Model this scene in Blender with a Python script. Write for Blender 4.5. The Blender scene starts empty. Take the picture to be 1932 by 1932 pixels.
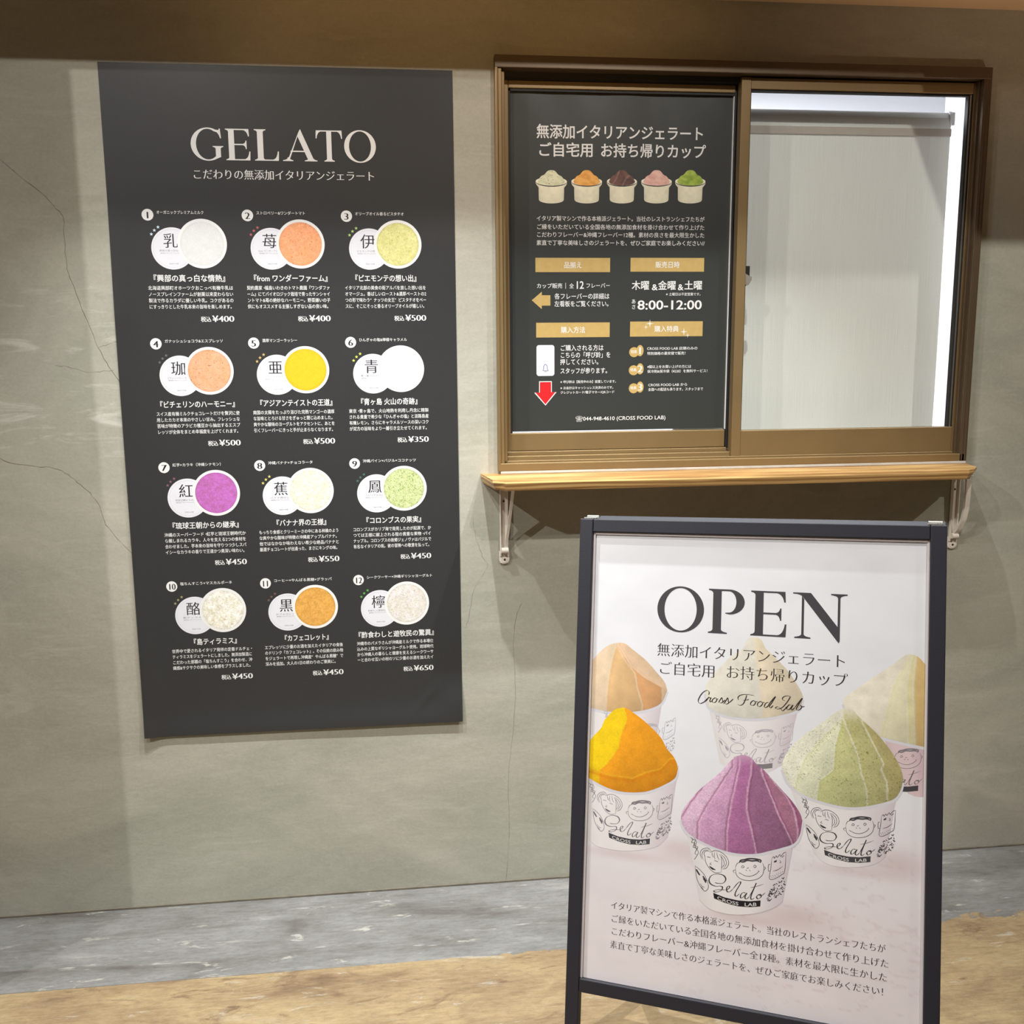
import bpy, bmesh, math, random
import numpy as np
from mathutils import Vector, Matrix
from mathutils.geometry import delaunay_2d_cdt

random.seed(5)
rng = np.random.default_rng(11)
SC = bpy.context.scene
COL = SC.collection
WALL = 2.616            # distance of the wall face from the camera position (y axis)

# ---------------------------------------------------------------- camera
cam = bpy.data.cameras.new('camera')
cam.sensor_fit = 'HORIZONTAL'
cam.sensor_width = 36.0
cam.lens = 1924.9 / 1932.0 * 36.0
cam.clip_start = 0.05
co = bpy.data.objects.new('camera', cam)
COL.objects.link(co)
P_, Y_, R_ = 0.170237, 0.122215, -0.0070637
fwd = Vector((math.sin(Y_) * math.cos(P_), math.cos(Y_) * math.cos(P_), -math.sin(P_)))
rt = Vector((math.cos(Y_), -math.sin(Y_), 0))
up = rt.cross(fwd)
rt2 = rt * math.cos(R_) + up * math.sin(R_)
up2 = up * math.cos(R_) - rt * math.sin(R_)
m = Matrix((rt2, up2, -fwd)).transposed().to_4x4()
m.translation = (0, 0, 1.5)
co.matrix_world = m
SC.camera = co

# ---------------------------------------------------------------- world, lights, exposure
SC.view_settings.view_transform = 'Standard'
SC.view_settings.look = 'None'
SC.view_settings.gamma = 1.0
SC.view_settings.use_curve_mapping = False
SC.view_settings.exposure = 0.0
W = bpy.data.worlds.new('world')
SC.world = W
W.use_nodes = True
W.node_tree.nodes['Background'].inputs['Color'].default_value = (1.0, 0.66, 0.42, 1)
W.node_tree.nodes['Background'].inputs['Strength'].default_value = 0.065


def spot(name, loc, target, energy, size, blend, radius, color):
    d = bpy.data.lights.new(name, 'SPOT')
    d.energy = energy
    d.spot_size = math.radians(size)
    d.spot_blend = blend
    d.shadow_soft_size = radius
    d.color = color
    o = bpy.data.objects.new(name, d)
    COL.objects.link(o)
    o.location = loc
    o.rotation_euler = (Vector(target) - Vector(loc)).to_track_quat('-Z', 'Y').to_euler()
    return o


# two lamps of the room, about two metres in front of the wall, and the row of
# recessed downlights close to the wall
WARM = (1.0, 0.965, 0.90)
spot('room_or_fill_lamp', (0.96, WALL - 2.0, 3.10), (0.80, WALL, 0.36), 98, 108, 1.0, 0.02, WARM)
spot('room_or_fill_lamp', (-0.82, WALL - 2.0, 3.10), (0.05, WALL, 0.30), 94, 96, 1.0, 0.02, WARM)
spot('room_or_fill_lamp', (-2.60, WALL - 2.5, 3.45), (0.1, WALL, 0.15), 250, 68, 1.0, 0.02, (1.0, 0.98, 0.93))  # added fill spot on the left, makes the pier shade the wall
spot('room_or_fill_lamp', (2.70, WALL - 2.5, 3.45), (1.9, WALL, 0.45), 125, 64, 1.0, 0.03, (1.0, 0.98, 0.88))  # added fill spot to brighten the right end of the wall
for lx in (-0.42, 0.15, 0.78):
    spot('downlight', (lx, WALL - 0.553, 2.575), (lx, WALL - 0.62, 0.0), 158, 86, 1.0, 0.012, (0.95, 1.0, 0.97))
# added warm fill spots, aimed at the upper wall and the soffit
spot('added_uplight', (0.2, WALL - 4.5, 0.95), (0.2, WALL, 2.42), 130, 20, 1.0, 0.05, (1.0, 0.58, 0.19))
spot('added_uplight', (2.3, WALL - 1.3, 0.9), (1.75, WALL - 0.4, 2.316), 32, 44, 1.0, 0.05, (1.0, 0.74, 0.52))

al = bpy.data.lights.new('kitchen_light', 'AREA')
al.shape = 'RECTANGLE'
al.size, al.size_y = 1.6, 0.5
al.energy = 42
al.color = (0.93, 0.95, 1.0)
ao = bpy.data.objects.new('kitchen_light', al)
COL.objects.link(ao)
ao.location = (0.95, WALL + 0.75, 2.42)


# ---------------------------------------------------------------- helpers
def s2l(c):
    o = []
    for v in c[:3]:
        v = v / 255.0
        o.append(v / 12.92 if v <= 0.04045 else ((v + 0.055) / 1.055) ** 2.4)
    return tuple(o)


def mat(name, rgb, rough=0.5, metal=0.0, spec=0.5, noise=0.0, nscale=30.0, bump=0.0):
    mt = bpy.data.materials.new(name)
    mt.use_nodes = True
    nt = mt.node_tree
    b = nt.nodes['Principled BSDF']
    c = s2l(rgb)
    b.inputs['Base Color'].default_value = (*c, 1)
    b.inputs['Roughness'].default_value = rough
    b.inputs['Metallic'].default_value = metal
    b.inputs['Specular IOR Level'].default_value = spec
    if noise or bump:
        tc = nt.nodes.new('ShaderNodeTexCoord')
        nz = nt.nodes.new('ShaderNodeTexNoise')
        nz.inputs['Scale'].default_value = nscale
        nz.inputs['Detail'].default_value = 4
        nt.links.new(tc.outputs['Object'], nz.inputs['Vector'])
        if noise:
            cr = nt.nodes.new('ShaderNodeValToRGB')
            cr.color_ramp.elements[0].position = 0.3
            cr.color_ramp.elements[1].position = 0.7
            cr.color_ramp.elements[0].color = (*[v * (1 - noise) for v in c], 1)
            cr.color_ramp.elements[1].color = (*[min(1, v * (1 + noise)) for v in c], 1)
            nt.links.new(nz.outputs['Fac'], cr.inputs['Fac'])
            nt.links.new(cr.outputs['Color'], b.inputs['Base Color'])
        if bump:
            bp = nt.nodes.new('ShaderNodeBump')
            bp.inputs['Strength'].default_value = bump
            bp.inputs['Distance'].default_value = 0.002
            nt.links.new(nz.outputs['Fac'], bp.inputs['Height'])
            nt.links.new(bp.outputs['Normal'], b.inputs['Normal'])
    return mt


def link_mesh(name, me, material, parent=None):
    o = bpy.data.objects.new(name, me)
    if material:
        for mm in (material if isinstance(material, (list, tuple)) else [material]):
            me.materials.append(mm)
    COL.objects.link(o)
    if parent:
        o.parent = parent
    return o


def tag(o, label=None, cat=None, group=None, kind=None):
    if label: o['label'] = label
    if cat: o['category'] = cat
    if group: o['group'] = group
    if kind: o['kind'] = kind
    return o


def empty(name, loc=(0, 0, 0)):
    o = bpy.data.objects.new(name, None)
    COL.objects.link(o)
    o.location = loc
    o.empty_display_size = 0.1
    return o


def box(bm, x0, x1, y0, y1, z0, z1, bev=0.0):
    r = bmesh.ops.create_cube(bm, size=1)
    vs = r['verts']
    bmesh.ops.scale(bm, vec=(abs(x1 - x0), abs(y1 - y0), abs(z1 - z0)), verts=vs)
    bmesh.ops.translate(bm, vec=((x0 + x1) / 2, (y0 + y1) / 2, (z0 + z1) / 2), verts=vs)
    if bev:
        es = list({e for v in vs for e in v.link_edges})
        bmesh.ops.bevel(bm, geom=es, offset=bev, segments=2, affect='EDGES', profile=0.5)


def extrude_poly(bm, pts, axis_fn, d0, d1):
    """closed polygon pts (2d) swept from d0 to d1; axis_fn(p, d) -> xyz"""
    a = [bm.verts.new(axis_fn(p, d0)) for p in pts]
    b = [bm.verts.new(axis_fn(p, d1)) for p in pts]
    n = len(pts)
    bm.faces.new(a)
    bm.faces.new(b[::-1])
    for i in range(n):
        bm.faces.new((a[i], b[i], b[(i + 1) % n], a[(i + 1) % n]))
    bmesh.ops.recalc_face_normals(bm, faces=bm.faces)


def cyl(bm, p0, p1, r, seg=20, r2=None):
    p0, p1 = Vector(p0), Vector(p1)
    d = p1 - p0
    res = bmesh.ops.create_cone(bm, cap_ends=True, segments=seg, radius1=r, radius2=r if r2 is None else r2, depth=d.length)
    q = d.to_track_quat('Z', 'Y').to_matrix().to_4x4()
    bmesh.ops.transform(bm, matrix=Matrix.Translation((p0 + p1) / 2) @ q, verts=res['verts'])


def done(bm, name, material, parent=None, smooth=False):
    me = bpy.data.meshes.new(name)
    bmesh.ops.recalc_face_normals(bm, faces=bm.faces)
    bm.to_mesh(me)
    bm.free()
    if smooth:
        for p in me.polygons:
            p.use_smooth = True
    return link_mesh(name, me, material, parent)


# ---------------------------------------------------------------- lettering
_loops = {}
_tris = {}
_adv = {}


def raw_loops(s):
    c = bpy.data.curves.new('glyph', 'FONT')
    c.body = s
    c.fill_mode = 'NONE'
    c.resolution_u = 3
    o = bpy.data.objects.new('glyph', c)
    COL.objects.link(o)
    dg = bpy.context.evaluated_depsgraph_get()
    ev = o.evaluated_get(dg)
    me = ev.to_mesh()
    nv = [(v.co.x, v.co.y) for v in me.vertices]
    nx = {}
    for e in me.edges:
        a, b = e.vertices
        nx.setdefault(a, []).append(b)
        nx.setdefault(b, []).append(a)
    ev.to_mesh_clear()
    bpy.data.objects.remove(o)
    bpy.data.curves.remove(c)
    seen, out = set(), []
    for i in range(len(nv)):
        if i in seen or i not in nx:
            continue
        loop, cur, prev = [i], i, None
        seen.add(i)
        nxt = i + 1 if (i + 1) in nx[i] else nx[i][0]
        while nxt is not None and nxt not in seen:
            seen.add(nxt)
            loop.append(nxt)
            cur = nxt
            cand = [k for k in nx[cur] if k not in seen]
            nxt = cand[0] if cand else None
        if len(loop) > 2:
            out.append(np.array([nv[k] for k in loop]))
    return out


def fill(loops):
    """triangles inside closed loops (non-zero winding rule), robust for lettering"""
    vs, es = [], []
    for l in loops:
        b, n = len(vs), len(l)
        vs += [Vector((float(x), float(y))) for x, y in l]
        es += [(b + k, b + (k + 1) % n) for k in range(n)]
    span = max(max(v.x for v in vs) - min(v.x for v in vs), 1e-6)
    r = delaunay_2d_cdt(vs, es, [], 1, span * 1e-6)
    P = np.array([(v.x, v.y) for v in r[0]])
    tri = np.array([(f[0], f[k], f[k + 1]) for f in r[2] for k in range(1, len(f) - 1)])
    if not len(tri):
        return P, []
    c = P[tri].mean(1)
    w = np.zeros(len(c), int)
    for l in loops:
        a = np.asarray(l, float)
        b = np.roll(a, -1, 0)
        cr = (b[None, :, 0] - a[None, :, 0]) * (c[:, None, 1] - a[None, :, 1]) - (c[:, None, 0] - a[None, :, 0]) * (b[None, :, 1] - a[None, :, 1])
        up_ = (a[None, :, 1] <= c[:, None, 1]) & (b[None, :, 1] > c[:, None, 1]) & (cr > 0)
        dn_ = (a[None, :, 1] > c[:, None, 1]) & (b[None, :, 1] <= c[:, None, 1]) & (cr < 0)
        w += up_.sum(1) - dn_.sum(1)
    return P, [tuple(int(q) for q in t_) for t_, k in zip(tri, w) if k != 0]


def area2(l):
    x, y = l[:, 0], l[:, 1]
    return float((x * np.roll(y, -1) - np.roll(x, -1) * y).sum())


def glyph(ch):
    if ch not in _loops:
        _loops[ch] = raw_loops(ch) if ch.strip() else []
        if ord(ch) < 0x2000:
            ref = min(l[:, 0].min() for l in raw_loops('I'))
            both = raw_loops(ch + 'I')
            _adv[ch] = float(max(l[:, 0].min() for l in both) - ref) if ch.strip() else 0.28
            if len(both) > 1 and ch.strip():
                _adv[ch] = float(both[-1][:, 0].min() - ref)
        elif ch == '　':
            _adv[ch] = 0.5
        elif ch in '・':
            _adv[ch] = 0.6
        else:
            _adv[ch] = 1.0
    return _loops[ch], _adv[ch]


def shifted(l, dx, dy, sgn):
    p = np.roll(l, 1, 0)
    n = np.roll(l, -1, 0)
    t1 = l - p
    t2 = n - l
    t1 /= np.maximum(np.linalg.norm(t1, axis=1, keepdims=True), 1e-9)
    t2 /= np.maximum(np.linalg.norm(t2, axis=1, keepdims=True), 1e-9)
    n1 = np.stack([t1[:, 1], -t1[:, 0]], 1) * sgn
    n2 = np.stack([t2[:, 1], -t2[:, 0]], 1) * sgn
    nn = n1 + n2
    d = np.maximum(0.35, (1 + (n1 * n2).sum(1)))[:, None]
    nn = nn / d
    return l + nn * np.array([dx, dy])


def glyph_tris(ch, dx, dy):
    k = (ch, dx, dy)
    if k not in _tris:
        loops, adv = glyph(ch)
        if loops and (dx or dy):
            big = max(loops, key=lambda l: abs(area2(l)))
            sgn = 1.0 if area2(big) > 0 else -1.0
            loops = [shifted(l, dx, dy, sgn) for l in loops]
        if loops:
            flat, tr = fill(loops)
            _tris[k] = (flat, tr, adv)
        else:
            _tris[k] = (np.zeros((0, 2)), [], adv)
    return _tris[k]


STY = {'regular': (0.0, 0.0), 'bold': (0.008, 0.005), 'heavy': (0.017, 0.012), 'mincho': (0.004, -0.018),
       'minchobold': (0.012, -0.012), 'contrast': (0.026, -0.018), 'fine': (0.006, -0.006), 'price': (0.030, 0.004)}


def catmull(pts, n=6):
    p = np.array(pts, float)
    if len(p) < 3:
        return p
    q = np.vstack([2 * p[0] - p[1], p, 2 * p[-1] - p[-2]])
    out = []
    for i in range(1, len(q) - 2):
        for t in np.linspace(0, 1, n, endpoint=False):
            a, b, c, d = q[i - 1], q[i], q[i + 1], q[i + 2]
            out.append(0.5 * (2 * b + (c - a) * t + (2 * a - 5 * b + 4 * c - d) * t * t + (3 * b - a - 3 * c + d) * t ** 3))
    out.append(p[-1])
    return np.array(out)


class Print:
    """flat printed artwork in millimetres, x right, y down, on a sheet"""

    def __init__(self, sheet=None):
        self.v, self.f, self.n = [], [], 0
        self.sheet = sheet

    def raw(self, pts, faces):
        b = self.n
        self.v.append(np.asarray(pts, float).reshape(-1, 2))
        self.n += len(pts)
        self.f += [tuple(b + i for i in f) for f in faces]

    def loops(self, loops):
        loops = [np.asarray(l, float) for l in loops]
        if len(loops) == 2:          # outline and counter: opposite directions
            if area2(loops[0]) * area2(loops[1]) > 0:
                loops[1] = loops[1][::-1]
        P, tr = fill(loops)
        self.raw(P, tr)

    def union(self, polys):
        """overlapping outlines printed as one flat area"""
        ls = [np.asarray(l, float) for l in polys]
        P, tr = fill([l if area2(l) > 0 else l[::-1] for l in ls])
        self.raw(P, tr)

    def poly(self, pts):
        self.loops([pts])

    def rect(self, x0, y0, x1, y1):
        self.raw([(x0, y0), (x1, y0), (x1, y1), (x0, y1)], [(0, 1, 2, 3)])

    def rrect(self, x0, y0, x1, y1, r):
        pts = []
        for cx, cy, a0 in ((x1 - r, y0 + r, -90), (x1 - r, y1 - r, 0), (x0 + r, y1 - r, 90), (x0 + r, y0 + r, 180)):
            for k in range(7):
                a = math.radians(a0 + 15 * k)
                pts.append((cx + r * math.cos(a), cy + r * math.sin(a)))
        self.poly(pts)

    def ell(self, cx, cy, rx, ry, n=48):
        a = np.linspace(0, 2 * math.pi, n, endpoint=False)
        self.raw(np.stack([cx + rx * np.cos(a), cy + ry * np.sin(a)], 1), [tuple(range(n))])

    def ring(self, cx, cy, rx, ry, w, n=64):
        a = np.linspace(0, 2 * math.pi, n, endpoint=False)
        o = np.stack([cx + rx * np.cos(a), cy + ry * np.sin(a)], 1)
        i = np.stack([cx + (rx - w) * np.cos(a), cy + (ry - w) * np.sin(a)], 1)
        self.raw(np.vstack([o, i]), [(k, (k + 1) % n, n + (k + 1) % n, n + k) for k in range(n)])

    def star(self, cx, cy, r, k=5, inner=0.42, rot=-90):
        pts = []
        for i in range(2 * k):
            a = math.radians(rot + 180.0 / k * i)
            q = r if i % 2 == 0 else r * inner
            pts.append((cx + q * math.cos(a), cy + q * math.sin(a)))
        self.poly(pts)

    def ribbon(self, pts, w, smooth=6, pen=None, wmin=None, xlim=None, taper=True):
        p = catmull(pts, smooth)
        if len(p) < 2:
            return
        t = np.gradient(p, axis=0)
        t /= np.maximum(np.linalg.norm(t, axis=1, keepdims=True), 1e-9)
        nrm = np.stack([-t[:, 1], t[:, 0]], 1)
        ww = np.full(len(p), float(w))
        if pen is not None:
            pv = np.array([math.cos(pen), math.sin(pen)])
            ww = wmin + (w - wmin) * np.clip(np.abs(t @ pv), 0, 1) ** 1.6
        if taper:
            k = min(3, len(p) // 3)
            for i in range(k):
                ww[i] *= 0.4 + 0.6 * i / max(1, k)
                ww[-1 - i] *= 0.4 + 0.6 * i / max(1, k)
        a = p + nrm * ww[:, None] / 2
        b = p - nrm * ww[:, None] / 2
        n = len(p)
        fs = []
        for i in range(n - 1):
            if xlim and not (xlim[0] < p[i, 0] < xlim[1] and xlim[0] < p[i + 1, 0] < xlim[1]):
                continue
            fs.append((i, i + 1, n + i + 1, n + i))
        if fs:
            self.raw(np.vstack([a, b]), fs)

    def text(self, s, x0, x1, yc, em, style='regular', warp=None, y1=None):
        dx, dy = STY[style]
        parts = [glyph_tris(c, dx, dy) for c in s]
        tot = sum(p[2] for p in parts)
        sx = em if x1 is None else (x1 - x0) / tot
        x = x0
        for fl, tr, adv in parts:
            if len(fl):
                px = x + fl[:, 0] * sx
                py = yc + (0.37 - fl[:, 1]) * em
                q = np.stack([px, py], 1)
                if warp is not None:
                    q = warp(q)
                self.raw(q, tr)
            x += adv * sx
        return x

    def build(self, name, material, parent, z, cols=None):
        v = np.concatenate(self.v)
        dep = self.sheet(v[:, 0], v[:, 1]) if self.sheet else np.zeros(len(v))
        co3 = np.stack([v[:, 0] / 1000, -(dep + z) / 1000, -v[:, 1] / 1000], 1)
        me = bpy.data.meshes.new(name)
        me.from_pydata([tuple(c) for c in co3], [], self.f)
        me.update()
        # make every printed face look towards the viewer (-y)
        bm = bmesh.new()
        bm.from_mesh(me)
        for fc in bm.faces:
            if fc.normal.y > 0:
                fc.normal_flip()
        bm.to_mesh(me)
        bm.free()
        return link_mesh(name, me, material, parent)


def vnoise(x, y, seed=0):
    xi, yi = np.floor(x).astype(int), np.floor(y).astype(int)
    xf, yf = x - xi, y - yi
    u, v = xf * xf * (3 - 2 * xf), yf * yf * (3 - 2 * yf)

    def h(a, b):
        n = (a * 374761393 + b * 668265263 + seed * 1442695) & 0x7fffffff
        n = ((n ^ (n >> 13)) * 1274126177) & 0x7fffffff
        return ((n ^ (n >> 16)) & 0xffff) / 65535.0
    return (h(xi, yi) * (1 - u) + h(xi + 1, yi) * u) * (1 - v) + (h(xi, yi + 1) * (1 - u) + h(xi + 1, yi + 1) * u) * v


def fbm(x, y, seed=0, o=4):
    s, a = 0, 0.5
    for k in range(o):
        s = s + a * vnoise(x * 2 ** k, y * 2 ** k, seed + k * 7)
        a *= 0.5
    return s / (1 - 0.5 ** o)


def picture_material(name, rough=0.45):
    mt = bpy.data.materials.new(name)
    mt.use_nodes = True
    nt = mt.node_tree
    b = nt.nodes['Principled BSDF']
    b.inputs['Roughness'].default_value = rough
    at = nt.nodes.new('ShaderNodeAttribute')
    at.attribute_name = 'ink'
    tc = nt.nodes.new('ShaderNodeTexCoord')
    nz = nt.nodes.new('ShaderNodeTexNoise')
    nz.inputs['Scale'].default_value = 900
    nt.links.new(tc.outputs['Object'], nz.inputs['Vector'])
    mx = nt.nodes.new('ShaderNodeMix')
    mx.data_type = 'RGBA'
    mx.blend_type = 'OVERLAY'
    mx.inputs['Factor'].default_value = 0.12
    nt.links.new(at.outputs['Color'], mx.inputs['A'])
    nt.links.new(nz.outputs['Color'], mx.inputs['B'])
    nt.links.new(mx.outputs['Result'], b.inputs['Base Color'])
    return mt


def ink_grid(name, X, Y, RGB, mtl, parent, z, sheet=None, keep=None):
    """printed half-tone picture: a dense sheet of ink dots with a colour each (sRGB 0-255)"""
    nr, nc = X.shape
    dep = sheet(X, Y) if sheet else 0 * X
    co3 = np.stack([X / 1000, -(dep + z) / 1000, -Y / 1000], -1).reshape(-1, 3)
    idx = np.arange(nr * nc).reshape(nr, nc)
    a, b, c, d = idx[:-1, :-1].ravel(), idx[:-1, 1:].ravel(), idx[1:, 1:].ravel(), idx[1:, :-1].ravel()
    fs = np.stack([a, b, c, d], 1)
    if keep is not None:
        k = keep.ravel()
        fs = fs[k[fs].all(1)]
    me = bpy.data.meshes.new(name)
    me.vertices.add(len(co3))
    me.vertices.foreach_set('co', co3.ravel())
    me.loops.add(len(fs) * 4)
    me.polygons.add(len(fs))
    # order so that the face looks towards -y
    me.loops.foreach_set('vertex_index', fs[:, [0, 3, 2, 1]].ravel())
    me.polygons.foreach_set('loop_start', np.arange(len(fs)) * 4)
    me.polygons.foreach_set('loop_total', np.full(len(fs), 4))
    me.update()
    me.validate()
    c = np.clip(RGB.reshape(-1, 3) / 255.0, 0, 1)
    lin = np.where(c <= 0.04045, c / 12.92, ((c + 0.055) / 1.055) ** 2.4)
    at = me.color_attributes.new('ink', 'FLOAT_COLOR', 'POINT')
    at.data.foreach_set('color', np.concatenate([lin, np.ones((len(lin), 1))], 1).astype(np.float32).ravel())
    return link_mesh(name, me, mtl, parent)


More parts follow.
